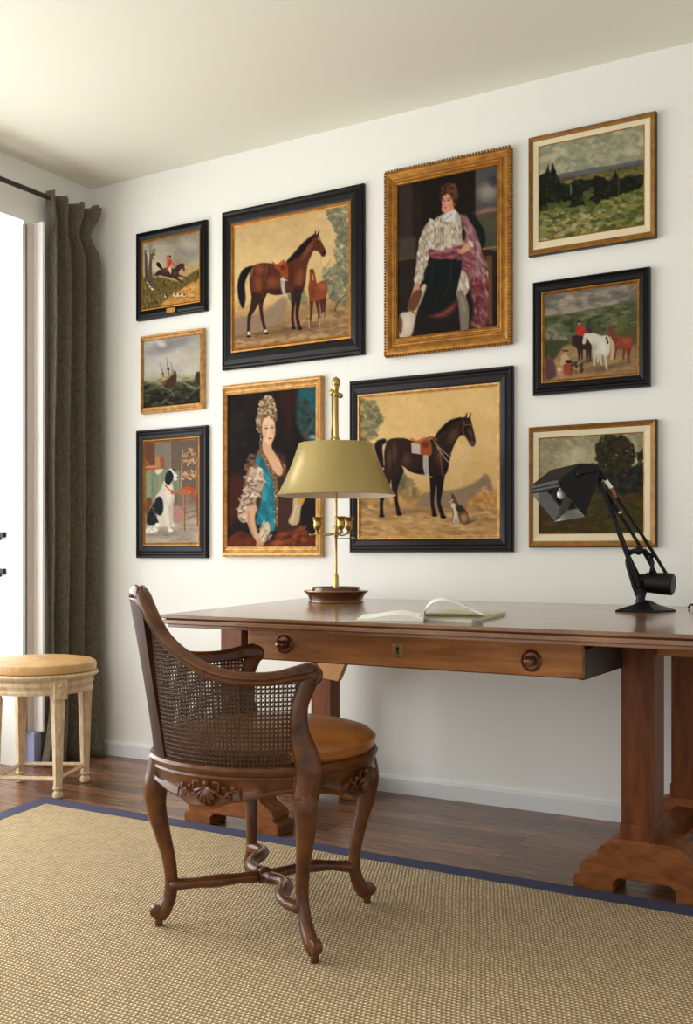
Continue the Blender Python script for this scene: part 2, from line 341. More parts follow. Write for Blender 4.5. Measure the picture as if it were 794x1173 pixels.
# frame rails that carry the top
g = G()
for yy in (-.70, -.13): g.box(-2.16, -.42, yy-.05, yy-.02, UZ-.07, UZ)
tout(g, 'apron', 'wood', bevel=.002)
def foot_prof(cx, half, side=1):    # trestle foot outline in x,z
    r_ = [(.0, .155), (.075, .155), (.10, .145), (.125, .125), (.132, .105), (.150, .095), (.175, .080), (.185, .060), (.178, .050), (.196, .042), (.200, .030), (.200, 0), (.085, 0), (.085, .030), (.070, .045), (0, .045)]
    right = [(cx+a*half/.2, z_) for a, z_ in r_]; left = [(cx-a*half/.2, z_) for a, z_ in reversed(r_[1:-1])]
    return right+left
for cx_, posts in ((-2.155, ((-.795, -.70), (-.215, -.125))), (-.765, ((-.795, -.66), (-.215, -.125)))):
    for k, (y0, y1) in enumerate(posts):
        fx = cx_ if cx_ < -1 else cx_+.02
        g = G(); g.prism(foot_prof(fx, .20), 1, y0, y1); tout(g, 'foot', 'woodfoot', bevel=.004)
        hw = .045
        g = G(); g.box(cx_-hw, cx_+hw, y0+.008, y1-.008, .150, UZ); tout(g, 'leg', 'woodv', bevel=.003)
        g = G(); g.box(cx_-hw-.003, cx_+hw+.003, y0+.004, y1-.004, .150, .20); tout(g, 'leg_plinth', 'woodv', bevel=.004)
        for sg in (1, -1):           # dark moulded ends of the feet
            pass
    g = G(); g.box(cx_-.03, cx_+.03, -.70, -.215, .07, .13); tout(g, 'stretcher', 'woodv', bevel=.004)
    g = G(); g.box(cx_-.05, cx_+.05, -.795, -.125, UZ-.035, UZ); tout(g, 'bearer', 'wood', bevel=.003)
# corbel on the rear left leg
g = G(); z = UZ-.035
c0 = on_y(364, 776, -.23); c1 = on_y(409, 764, -.23); zc = on_y(387, 780, -.23)[2]
g.prism([(c0[0], UZ-.03), (c0[0]+.012, zc+.01), (c0[0]+.10, zc), (c1[0]+.012, UZ-.12+.03), (c1[0]+.03, UZ-.03)], 1, -.245, -.216)
tout(g, 'corbel', 'corbel', bevel=.002)
# ------------------------------------------------------------ desk chair
def rad(a): return math.radians(a)
def interp(tab, x):
    if x <= tab[0][0]: return tab[0][1]
    for (a, p), (c, q) in zip(tab, tab[1:]):
        if x <= c:
            t = (x-a)/(c-a); t = t*t*(3-2*t) if False else t; return p+(q-p)*t
    return tab[-1][1]
ch = empty('desk_chair', (-1.553, -1.442, RZ), rad(49), 'carved walnut desk chair with cane sides and a tan leather seat on the rug', 'chair')
ZT = catm([(0, .862), (8, .856), (15, .825), (27, .757), (42, .708), (53, .684), (64, .672), (79, .671), (90, .680), (98, .684)], 6)
RTp = catm([(0, .330), (15, .324), (27, .314), (42, .308), (60, .301), (98, .290)], 6)
zt = lambda b_: interp(ZT, abs(b_))-RZ; rt = lambda b_: interp(RTp, abs(b_))
def pol(r, phi, z): return (r*math.cos(rad(phi)), r*math.sin(rad(phi)), z)
# seat rail with scalloped apron
def bott(phi):
    c = abs(math.cos(2*rad(phi)))
    return .352-.0+.034*c**2.2-.007*math.cos(8*rad(phi))*(1-c)+ .004*math.cos(24*rad(phi))*(1-c)
def rail(i, j):
    phi = i*2.5; b_ = bott(phi)-RZ
    sq = 1+.012*math.cos(4*rad(phi))
    P = [(.256, b_+.01), (.256, .436), (.276, .436), (.288, .434), (.293, .427), (.290, .418), (.284, .412), (.287, .407), (.284, .402), (.282, .38), (.285, b_+.012), (.289, b_+.006), (.286, b_), (.262, b_), (.256, b_+.01)]
    r, z = P[j]; return pol(r*sq, phi, max(z, b_))
g = G(); g.grid(rail, 144, 15, closed=True); sr = g.out('seat_rail', 'chair', ch, smooth='auto')
for pc in (-132, -45, 45, 132):      # carved shells and sprigs
    g = G(); ph0 = rad(pc)
    def tg(u, v, wd): return ((.288+wd)*math.cos(ph0+u/.29), (.288+wd)*math.sin(ph0+u/.29), .368+v)
    for k in range(7):
        a = rad(-72+k*24)
        g.tube([tg(.0, .026, .002), tg(.013*math.sin(a), .018-.014*math.cos(a), .007), tg(.026*math.sin(a), .02-.034*math.cos(a), .008), tg(.031*math.sin(a), .018-.042*math.cos(a), .001)], [.003, .0050, .0062, .003], 6)
    g.ball(tg(0, .028, .004), .007, 6)
    for s_ in (1, -1):
        g.tube(catm([tg(s_*.03, .005, .002), tg(s_*.045, -.002, .004), tg(s_*.062, .010, .003), tg(s_*.085, .016, .002)], 4), .0025, 5)
        g.tube(catm([tg(s_*.018, .030, .002), tg(s_*.034, .030, .005), tg(s_*.032, .012, .004), tg(s_*.028, .0, .003)], 4), .0035, 5)
        for q in range(4):
            g.ball(tg(s_*(.045+q*.012), .014+.005*(-1)**q, .003), .0055, 5, (1, 1, .8))
            g.tube([tg(s_*(.045+q*.012), .004+q*.004, .002), tg(s_*(.050+q*.012), .016*(-1)**q+.006, .004)], [.003, .0015], 5)
    g.out('shell_carving', 'chair', sr, smooth=True)
def leg(phi, foot_r):
    k = foot_r-.275; e = rad(phi); d = Vector((math.cos(e), math.sin(e), 0))
    prof = catm([(.268, .425, .030), (.272+.1*k, .385, .032), (.282+.15*k, .345, .030), (.281+.2*k, .30, .025), (.266+.25*k, .235, .0195), (.250+.3*k, .17, .0165), (.243+.4*k, .115, .0155), (.247+.6*k, .070, .0165), (.262+.85*k, .036, .018), (.272+k, .018, .013)], 5)
    g = G(); g.tube([(d.x*r, d.y*r, z) for r, z, q in prof], [q for r, z, q in prof], 12, flat=1.05, up=tuple(d))
    o = g.out('leg', 'chair', ch, smooth=True)
    g = G(); g.lathe([(.0001, -.013), (.012, -.013), (.017, -.010), (.017, .010), (.012, .013), (.0001, .013)], n=18, cap=False)
    g.xf(Matrix.Translation((d.x*(foot_r+.006), d.y*(foot_r+.006), .036)) @ Matrix.Rotation(e, 4, 'Z') @ Matrix.Rotation(PI/2, 4, 'X'))
    g.lathe([(.010, 0), (.010, .022), (.007, .03)], (d.x*foot_r, d.y*foot_r, 0), 12); g.out('scroll_foot', 'chair', o, smooth='auto')
    for s_ in (1, -1):              # leaf carved on the knee
        t = Vector((-d.y, d.x, 0))
        g = G(); P = [d*(.299+.15*k)+t*s_*.008+Vector((0, 0, .37)), d*(.304+.15*k)+t*s_*.016+Vector((0, 0, .335)), d*(.300+.2*k)+t*s_*.008+Vector((0, 0, .295))]
        g.tube(catm(P, 4), .0045, 6); g.out('knee_carving', 'chair', o, smooth=True)
    return o
for phi, fr in ((0, .281), (84, .347), (180, .273), (-85, .351)): leg(phi, fr)
# curved cross stretchers
for phi, r1, s_ in ((0, .245, 1), (84, .272, 1), (180, .243, 1), (-85, .275, 1)):
    e = rad(phi); d = Vector((math.cos(e), math.sin(e), 0)); t = Vector((-d.y, d.x, 0)); pts = []
    for i in range(17):
        u = i/16; sw = .022*math.sin(u*PI)*s_ if phi in (0, 180) else .024*math.sin(u*2*PI)*s_
        p = d*(.018+(r1-.018)*u)+t*sw; pts.append((p.x, p.y, .098+.006*math.sin(u*PI)))
    g = G(); g.tube(pts, [.0165+.004*math.cos(2*PI*i/16)**2 for i in range(17)], 10, flat=.8); g.out('stretcher', 'chair', ch, smooth=True)
g = G(); g.lathe([(.001, .080), (.022, .084), (.026, .098), (.023, .110), (.014, .116), (.010, .119), (.001, .121)], n=20, cap=False); g.out('stretcher_boss', 'chair', ch, smooth='auto')
# crest and arm rail in one sweep
def rl(i, j):
    b_ = -98+i*2; a = abs(b_); c = math.exp(-(a/15)**2); e = math.exp(-((98-a)/8)**2)
    ww = .017+.003*c+.003*e; hh = .016+.006*c+.005*e; P = [(-1, -.7), (-1, .45), (-.6, .95), (-.1, .75), (.15, 1), (.6, .95), (.95, .55), (1.05, .1), (.8, -.25), (1, -.6), (.6, -1), (-.6, -1), (-1, -.7)]
    x, z = P[j]; r = rt(b_)+x*ww-.004; zz = zt(b_)-.016+z*hh
    return pol(r, 180+b_, zz)
g = G(); g.grid(rl, 99, 13); n0 = len(g.v)
g.f += [tuple(range(12)), tuple(n0-13+k for k in range(12))]
ar = g.out('arm_rail', 'chair', ch, smooth='auto')
for s_ in (1, -1):
    e = rad(180+s_*97); g = G(); g.lathe([(.0001, -.017), (.018, -.017), (.025, -.012), (.025, .012), (.019, .017), (.012, .014), (.008, .020), (.0001, .020)], n=22, cap=False)
    g.xf(Matrix.Translation(pol(.286, 180+s_*98.5, zt(98)-.024)) @ Matrix.Rotation(e, 4, 'Z') @ Matrix.Rotation(PI/2, 4, 'Y')); g.out('arm_scroll', 'chair', ar, smooth='auto')
g = G()
for k in range(9):                  # leaf fluting on the crest
    b_ = -10+k*2.5; g.tube([pol(rt(b_)-.006, 180+b_*.5, zt(0)-.001), pol(rt(b_)+.008, 180+b_*.8, zt(0)-.004), pol(rt(b_)+.016, 180+b_, zt(0)-.026)], [.003, .005, .002], 6)
g.out('crest_carving', 'chair', ar, smooth=True)
for s_ in (1, -1):                  # serpentine arm posts
    pr_ = catm([(98, .665, .027), (95.5, .63, .024), (92.5, .585, .022), (92.5, .53, .025), (95, .48, .031), (96.5, .43, .034), (95, .37, .034)], 6)
    g = G(); pts = [pol(.287+.008*max(0, min(1, (.52-z)/.08)), 180+s_*b_, z-RZ) for b_, z, q in pr_]; e = rad(180+s_*96)
    g.tube(pts, [q for *_, q in pr_], 10, flat=.72, up=(math.cos(e), math.sin(e), 0)); g.out('arm_post', 'chair', ch, smooth=True)
# solid centre back above the rear leg
def spl(i, j):
    s_ = (-15+30*i/12); t = j/10; ring = t
    return s_, ring
g = G(); NU, NV = 13, 11
def sp(side):
    def f(i, j):
        b_ = -15+30*i/(NU-1); t = j/(NV-1); r0 = .268+(rt(b_)-.268)*t**1.15; wid = 1-.12*math.sin(PI*t)
        return pol(r0+side*(.012+.004*math.cos(rad(b_*6))), 180+b_*wid, .434+(zt(b_)-.03-.434)*t)
    return f
v = []; f_ = []
for side in (1, -1): g.grid(sp(side), NU, NV)
n_ = NU*NV
for i in range(NU-1):
    for j in (0, NV-1): g.f.append((i*NV+j, (i+1)*NV+j, n_+(i+1)*NV+j, n_+i*NV+j))
for j in range(NV-1):
    for i in (0, NU-1): g.f.append((i*NV+j, i*NV+j+1, n_+i*NV+j+1, n_+i*NV+j))
g.out('back_splat', 'chairdark', ch, smooth='auto')
# cane panels
def SF(b_, z, s_):
    z0 = .436; z1 = zt(b_)-.03; t = max(0, min(1, (z-z0)/(z1-z0))); r = .274+(rt(b_)-.006-.274)*t
    return Vector(pol(r, 180+s_*b_, z))
def ribbon(g, P, w_):
    n = len(P)
    if n < 2: return
    v = []
    for i, p in enumerate(P):
        d = (P[min(i+1, n-1)]-P[max(i-1, 0)]).normalized(); nr = Vector((p.x, p.y, 0)).normalized(); s = d.cross(nr).normalized()
        v += [p+s*w_, p+nr*.0012, p-s*w_, p-nr*.0012]
    g.add(v, [(i*4+k, i*4+(k+1) % 4, i*4+4+(k+1) % 4, i*4+4+k) for i in range(n-1) for k in range(4)])
for s_ in (1, -1):
    g = G(); b0, b1 = 13, 92; dB = 2.05; PZ = .0104
    b_ = b0
    while b_ <= b1:
        z1 = zt(b_)-.028; ribbon(g, [SF(b_, .436+(z1-.436)*k/8, s_) for k in range(9)], .0021); b_ += dB
    z = .442
    while z < .80:
        P = [SF(x, z, s_) for x in np.arange(b0, b1+.1, 2.05) if z < zt(x)-.026]; ribbon(g, P, .0021); z += PZ
    for dg in (1, -1):              # the diagonal strands
        c = -90
        while c < 200:
            P = []
            for k in range(0, 40):
                zz = .436+k*PZ; bb = c+dg*k*dB
                if b0 <= bb <= b1 and zz < zt(bb)-.026: P.append(SF(bb, zz, s_))
            ribbon(g, P, .0007); c += dB
    g.out('cane_panel', 'cane', ch)
# leather seat
def cus(i, j):
    phi = i*5; c = math.cos(rad(phi)); R_ = .284 if abs((phi+180) % 360-180) < 78 else .258
    R_ = .271+.014*math.tanh(c*4+.3)
    P = [(0, .430), (R_-.03, .430), (R_-.006, .434), (R_+.001, .446), (R_+.002, .460), (R_+.004, .464), (R_-.001, .468), (R_-.012, .477), (R_-.045, .486), (R_-.11, .491), (.08, .493), (0, .493)]
    r, z = P[j]; return pol(r, phi, z)
g = G(); g.grid(cus, 72, 12, closed=True); g.out('seat', 'leather', ch, smooth=True)

# ------------------------------------------------------------ round stool
st = empty('round_stool', (-3.186, -.690, 0), TH, 'round cream painted stool with a pale tan leather seat by the window', 'stool')
g = G(); g.lathe([(.0001, .478), (.214, .480), (.222, .484), (.224, .505), (.220, .515), (.205, .523), (.15, .531), (.0001, .534)], n=56, cap=False); g.out('seat', 'leather2', st, smooth='auto')
g = G(); g.lathe([(.0001, .400), (.195, .400), (.208, .402), (.210, .412), (.205, .418), (.208, .430), (.213, .436), (.210, .450), (.215, .458), (.228, .464), (.232, .472), (.228, .480), (.0001, .480)], n=56, cap=False); g.out('seat_rail', 'cream', st, smooth='auto')
LG = [(.115, -.150), (-.135, -.130), (.150, .130), (-.12, .14)]
for x, y in LG:
    a = math.atan2(y, x); mt = Matrix.Translation((x, y, 0)) @ Matrix.Rotation(a, 4, 'Z')
    g = G()
    v = []
    for z, h_ in ((.040, .0145), (.20, .0185), (.385, .0245)):
        for k in range(16):
            t = 2*PI*k/16; q = h_*(1.0/max(abs(math.cos(t)), abs(math.sin(t))))*(.93 if k % 2 else 1); q = min(q, h_*1.25); v.append(mt @ Vector((q*math.cos(t), q*math.sin(t), z)))
    g.add(v, [(i*16+k, i*16+(k+1) % 16, i*16+16+(k+1) % 16, i*16+16+k) for i in range(2) for k in range(16)]+[tuple(range(15, -1, -1)), tuple(32+k for k in range(16))])
    lg = g.out('leg', 'cream', st)
    g = G(); g.lathe([(.012, 0), (.019, .004), (.021, .016), (.016, .026), (.012, .03), (.020, .036), (.020, .042), (.014, .048)], (x, y, 0), 16); g.out('turned_foot', 'cream', lg, smooth='auto')
    g = G(); rr = .205/math.hypot(x, y); g.box(-.026, .026, -.026, .026, .385, .462, Matrix.Translation((x*rr*.96, y*rr*.96, 0)) @ Matrix.Rotation(a, 4, 'Z'))
    for k in range(8):
        t = 2*PI*k/8; g.ball(tuple((Matrix.Translation((x*rr*.96, y*rr*.96, 0)) @ Matrix.Rotation(a, 4, 'Z')) @ Vector((.026, .011*math.cos(t), .425+.014*math.sin(t)))), .005, 5)
    g.out('rosette_block', 'cream', lg, bevel=.002)
for i, j in ((1, 0), (0, 2), (2, 3), (3, 1)):
    a, c = LG[i], LG[j]; g = G(); g.tube([(a[0], a[1], .074), (c[0], c[1], .074)], .0095, 4); g.out('stretcher', 'cream', st)

# ------------------------------------------------------------ bouillotte lamp
bl = empty('bouillotte_lamp', (-1.955, -.421, TZ), TH, 'brass desk lamp with olive gold shade and candle cups, left of the notebook', 'lamp')
g = G(); g.lathe([(.0001, 0), (.100, 0), (.102, .006), (.098, .009), (.098, .012), (.102, .022), (.110, .034), (.118, .040), (.116, .044), (.104, .042), (.092, .040), (.090, .046), (.086, .054), (.080, .056), (.076, .050), (.060, .036), (.0001, .034)], n=48, cap=False); g.out('dish_base', 'lampbase', bl, smooth='auto')
for r_, z_ in ((.102, .004), (.117, .042), (.086, .055)):
    g = G(); pts = [(r_*math.cos(k*PI/24), r_*math.sin(k*PI/24), z_) for k in range(49)]; g.tube(pts, .0018, 6); g.out('gilt_rim', 'brass', bl, smooth=True)
g = G(); g.lathe([(.010, .033), (.0095, .09), (.0075, .10), (.005, .105), (.0045, .235), (.008, .24), (.009, .275), (.005, .28), (.0045, .60), (.0095, .60), (.0085, .77), (.005, .775)], n=16); g.out('pole', 'brass', bl, smooth='auto')
g = G(); g.lathe([(.004, .765), (.010, .772), (.009, .780), (.014, .790), (.017, .800), (.013, .812), (.006, .818), (.001, .822)], n=16); g.ball((-.012, .01, .765), .014, 8); g.ball((.016, .0, .752), .010, 8)
g.ball((0, 0, .757), .013, 8); g.out('finial', 'brass', bl, smooth=True)
g = G(); g.tube([(-.016, .004, .575), (-.014, .004, .76)], .003, 8); g.ball((0, 0, .592), .014, 8); g.ball((-.014, .004, .60), .008, 6); g.out('adjusting_rod', 'brass', bl, smooth=True)
def shd(i, j):
    a = 2*PI*i/72; P = [(.133, .578), (.136, .575), (.160, .505), (.186, .445), (.207, .402), (.219, .389), (.216, .388), (.203, .402), (.182, .445), (.156, .505), (.131, .574), (.133, .578)]
    r, z = P[j]; return (r*math.cos(a), r*math.sin(a)*.92, z)
g = G(); g.grid(lambda i, j: shd(i, j), 72, 7, closed=True); sh = g.out('lamp_shade', 'shade', bl, smooth='auto')
g = G(); g.grid(lambda i, j: shd(i, j+6), 72, 6, closed=True); li = g.out('shade_lining', 'shadein', sh, smooth='auto'); li['label'] = 'pale inner lining of the shade'
g = G(); g.tube([(-.132, 0, .572), (.132, 0, .572)], .003, 6); g.tube([(0, -.121, .572), (0, .121, .572)], .003, 6); g.out('shade_spider', 'brass', sh)
g = G()
arms = [(-.068, .01), (.018, -.048), (.046, .036)]
for x, y in arms: g.tube(catm([(0, 0, .250), (x*.5, y*.5, .244), (x, y, .252)], 5), .0028, 8)
g.tube([(-.09, .012, .248), (.095, .0, .254)], .002, 6); g.tube([(0, 0, .232), (.075, -.005, .234)], .002, 6); g.ball((.062, -.004, .235), .007, 6, (1, 1, .7))
g.ball((-.088, .012, .247), .007, 6, (1.6, 1, .5)); ca = g.out('candle_arms', 'brass', bl, smooth=True)
for x, y in arms:
    g = G(); g.lathe([(.003, .250), (.009, .254), (.006, .262), (.013, .270), (.015, .284), (.014, .290), (.016, .300), (.021, .309), (.020, .311), (.012, .308), (.011, .272)], (x, y, 0), 20, cap=False); g.out('candle_cup', 'brass', ca, smooth='auto')

# ------------------------------------------------------------ counterbalanced black lamp; local x = across the view, z up
LP = Vector((-.829, -.445, TZ)); DL = 3.18
LPd = -LP.x*-FW[0]*-1+0
dd = LP.x*FW[0]+(LP.y+DIST)*FW[1]
ap = empty('balanced_arm_lamp', LP, TH, 'black counterbalanced desk lamp with a boxy shade at the right end of the table', 'lamp')
K = dd/FPX; lat0 = LP.x*RT[0]+(LP.y+DIST)*RT[1]; px0 = CX+FPX*lat0/dd
def lp(px, py, y=0): return ((px-px0)*K*(1+y/dd), y, EYE-(py-HY)*K*(1+y/dd)-TZ)
g = G(); b0_ = [(-.105, -.035), (.0, -.088), (.085, -.03), (-.02, .06)]
g.add([(x*s_, y*s_, z) for s_, z in ((1, 0), (1, .005), (.45, .020), (.14, .034)) for x, y in b0_], [(i*4+k, i*4+(k+1) % 4, i*4+4+(k+1) % 4, i*4+4+k) for i in range(3) for k in range(4)]+[(3, 2, 1, 0), (12, 13, 14, 15)])
g.out('base_plate', 'steel', ap, bevel=.003)
g = G(); g.lathe([(.017, .026), (.013, .040), (.015, .046), (.013, .052), (.016, .062), (.012, .07)], (lp(734, 690)[0], 0, 0), 14)
def bar(g, a, c, w0, w1, th):
    a, c = Vector(a), Vector(c); d = (c-a).normalized(); n = Vector((-d.z, 0, d.x)); y = Vector((0, 1, 0))
    v = [p+n*s_*w_+y*t*th for p, w_ in ((a, w0), (c, w1)) for s_, t in ((-1, -1), (1, -1), (1, 1), (-1, 1))]
    g.add(v, [(0, 1, 2, 3), (7, 6, 5, 4)]+[(k, (k+1) % 4, 4+(k+1) % 4, 4+k) for k in range(4)])
Q = [lp(733, 684), lp(727, 672), lp(719, 648), lp(718, 641), lp(722, 634), lp(728, 631)]
g.tube(Q, [.011, .008, .006, .0055, .006, .008], 8)
Q = [lp(735, 684), lp(739, 674), lp(746, 655), lp(748, 645), lp(745, 636), lp(738, 631)]
g.tube(Q, [.012, .009, .006, .0055, .006, .008], 8)
g.tube([lp(721, 632), lp(730, 630), lp(740, 631)], .006, 8)
g.ball(lp(731, 631, -.006), .013, 8, (1, .9, 1)); g.ball(lp(720, 632, -.004), .008, 8); g.ball(lp(747, 636, -.004), .009, 8)
g.out('yoke', 'steel', ap, smooth='auto')
g = G()
for y in (-.012,): 
    g.tube([lp(686, 552, y), lp(719, 642, y), lp(731, 672, y)], .006, 8)
g.tube([lp(692, 555, .012), lp(722, 638, .012), lp(737, 668, .012)], .006, 8)
g.tube([lp(684.5, 545), lp(691, 562)], .009, 8)
g.out('lower_arm', 'paint_black', ap, smooth='auto')
g = G(); g.tube([lp(684, 536, -.018), lp(751, 640, -.018), lp(763, 660, -.018)], .0055, 8); g.tube([lp(689, 552, .01), lp(742, 638, .01), lp(756, 664, .01)], .0055, 8)
g.tube([lp(696, 592), lp(707, 583), lp(714, 594)], .002, 6); ua = g.out('balance_arm', 'paint_black', ap, smooth='auto')
g = G(); g.tube([lp(692, 550, -.018), lp(698.5, 559, -.018)], .0065, 8); o = g.out('white_band', 'white', ua, smooth='auto')
g = G(); g.tube([lp(698.5, 559, -.018), lp(704, 570, -.018)], .0068, 8); o = g.out('copper_band', 'copper', ua, smooth='auto')
g = G(); g.ball(lp(708.5, 587, -.02), .006, 6); g.out('clip', 'chrome', ua, smooth=True)
cw0, cw1 = Vector(lp(741, 667, .015)), Vector(lp(762, 669, -.02)); dv = (cw1-cw0).normalized()
g = G(); g.tube([cw0-dv*.025, cw0-dv*.022, cw0, cw0+dv*.004, cw1-dv*.004, cw1+dv*.016, cw1+dv*.020], [.016, .024, .027, .031, .034, .034, .029], 22, up=(0, 0, 1)); g.out('counterweight', 'paint_black', ap, smooth='auto')
g = G(); g.ball(lp(682, 538, -.01), .014, 10, (1, 1.2, 1)); g.tube([lp(680, 535, -.03), lp(682, 536, .03)], .009, 12); g.ball(lp(688, 545, -.01), .011, 8); g.tube([lp(678, 531), lp(686, 541)], .006, 8); g.out('elbow_joint', 'steel', ap, smooth='auto')
# shade: a trough with two side cheeks
ext = Vector((-.070, .10, -.012))
A = [lp(638, 558, -.03), lp(640, 548, -.03), lp(662, 531, -.03), lp(676, 531, -.03), lp(684, 543, -.03), lp(667, 592, -.03)]
A = [Vector(p) for p in A]; Bq = [p+ext for p in A]
g = G(); T = Vector((0, .004, 0))
g.add([p for p in A]+[p+T for p in A], [tuple(range(6)), tuple(range(11, 5, -1))]+[(k, (k+1) % 6, 6+(k+1) % 6, 6+k) for k in range(6)])
k0 = len(g.v)
g.add(A[:5]+Bq[:5], [(k, k+1, 6+k, 5+k) for k in range(4)])
sd = g.out('lamp_shade', 'paint_black', ap, solid=.002)
g = G(); g.add([A[4], A[5], Bq[5], Bq[4]], [(0, 1, 2, 3)]); g.out('shade_back', 'smoke', sd, solid=.002)
g = G(); g.add([Bq[0], Bq[5], Bq[4], Bq[2], Bq[1]], [(0, 1, 2, 3, 4)]); o = g.out('reflector_glass', 'smoke', sd, solid=.002); o['label'] = 'see-through smoky glass side of the shade'
for t in (0., .45, 1.0):
    g = G(); p = A[0]+(A[1]-A[0])*t; g.tube([p+Vector((0, -.003, 0)), p+ext], .0022, 6); g.out('louvre_bar', 'steel', sd)
for q in ((638.5, 551), (659, 543)):
    g = G(); c = Vector(lp(*q, -.034)); g.tube([c, c+Vector((0, -.004, 0)), c+Vector((0, -.007, 0))], [.0085, .0085, .005], 16, up=(0, 0, 1)); g.out('shade_screw', 'steel', sd, smooth='auto')
g = G(); g.tube([lp(662, 543, -.036), lp(680, 540, -.03)], .003, 6); g.out('shade_strut', 'steel', sd)
g = G(); bc = Vector(lp(645, 566, .02)); g.ball(bc, .013, 10, (1, 1, 1.25)); g.tube([bc+Vector((.0, 0, .01)), bc+Vector((.012, 0, .038))], [.009, .009], 10); o = g.out('bulb', 'bulb', sd, smooth=True)
g = G(); g.tube(catm([(*on_z(789, 697, TZ)[:2], TZ+.004), (*on_z(797, 694.5, TZ+.01)[:2], TZ+.016), (-.62, -.16, TZ+.005), (-.50, -.20, TZ+.004), (-.36, -.30, TZ+.004)], 6), .0035, 8); o = g.out('power_cord', 'paint_black', smooth=True)
tag(o, 'short curl of black cord on the table at the far right behind the black lamp', 'cord')

# ------------------------------------------------------------ books on the table
bk = empty('open_notebook', (-1.2365, -1.150, TZ), rad(25), 'open notebook with blank white pages and one leaf lifting on the table', 'notebook')
g = G()
def page_block(xs, zt_, y0, y1, z0=.0015):
    n = len(xs); v = []
    for y in (y0, y1):
        v += [(x, y, z0) for x in xs]+[(x, y, z) for x, z in zip(xs, zt_)]
    f = []
    for k in range(n-1):
        f += [(k, k+1, 2*n+k+1, 2*n+k), (n+k, n+k+1, 3*n+k+1, 3*n+k), (k, k+1, n+k+1, n+k), (2*n+k, 2*n+k+1, 3*n+k+1, 3*n+k)]
    f += [(0, n, 3*n, 2*n), (n-1, 2*n-1, 4*n-1, 3*n-1)]
    return v, f
xs = [-.173+.173*k/14 for k in range(15)]; zs = [.006+.020*math.sin(PI*min(1, (k/14)))**1.5*(k/14)+.001*k/14 for k in range(15)]
g.add(*page_block(xs, zs, -.11, .11)); g.out('left_pages', 'paper', bk, smooth='auto')
g = G(); g.box(-.177, .0, -.114, .114, 0, .0015); g.out('cover', 'cover', bk)
g = G(); arc = catm([(.0, .010), (.003, .028), (.022, .047), (.055, .054), (.095, .042), (.132, .025), (.155, .016)], 5)
g.add([(x, y, z) for y in (-.11, .11) for x, z in arc], [(k, k+1, len(arc)+k+1, len(arc)+k) for k in range(len(arc)-1)]); g.out('lifted_leaf', 'paper', bk, smooth=True, solid=.0015)
A_ = on_z(466, 710, TZ); B_ = on_z(541, 713.5, TZ); C_ = on_z(580, 704.5, TZ)
g = G(); ll = [A_[:2], B_[:2], C_[:2], (A_[0]+C_[0]-B_[0], A_[1]+C_[1]-B_[1])]
g.prism([(p[0], p[1]) for p in ll], 2, TZ, TZ+.0025); cv = g.out('closed_booklet', 'cover')
tag(cv, 'thin pale green booklet lying half under the open notebook', 'booklet')
g = G(); cxy = (sum(p[0] for p in ll)/4, sum(p[1] for p in ll)/4); l2 = [(cxy[0]+(p[0]-cxy[0])*.97, cxy[1]+(p[1]-cxy[1])*.97) for p in ll]; g.prism(l2, 2, TZ+.0025, TZ+.007); g.out('pages', 'paper', cv)
g = G(); g.prism(ll, 2, TZ+.007, TZ+.009); g.out('top_cover', 'cover', cv)
# ------------------------------------------------------------ pictures: each canvas is painted stroke by stroke in its own coordinates
def homog(q):
    src = [(0, 0), (1, 0), (1, 1), (0, 1)]; A = []; B = []
    for (u, v), (x, y) in zip(src, q):
        A += [[u, v, 1, 0, 0, 0, -u*x, -v*x], [0, 0, 0, u, v, 1, -u*y, -v*y]]; B += [x, y]
    h = np.linalg.solve(np.array(A, float), np.array(B, float)); return np.append(h, 1).reshape(3, 3)
def smooth_noise(X, Y, sc, seed, octv=4):
    out = np.zeros_like(X); amp = 1; tot = 0
    for o in range(octv):
        r = np.random.RandomState(seed*17+o); T = r.rand(64, 64); x = X/sc*2**o+100; y = Y/sc*2**o+100
        xi = np.floor(x).astype(int); yi = np.floor(y).astype(int); fx = x-xi; fy = y-yi; fx = fx*fx*(3-2*fx); fy = fy*fy*(3-2*fy)
        a = T[xi % 64, yi % 64]; b_ = T[(xi+1) % 64, yi % 64]; c = T[xi % 64, (yi+1) % 64]; d = T[(xi+1) % 64, (yi+1) % 64]
        out += amp*((a*(1-fx)+b_*fx)*(1-fy)+(c*(1-fx)+d*fx)*fy); tot += amp; amp *= .55
    return out/tot
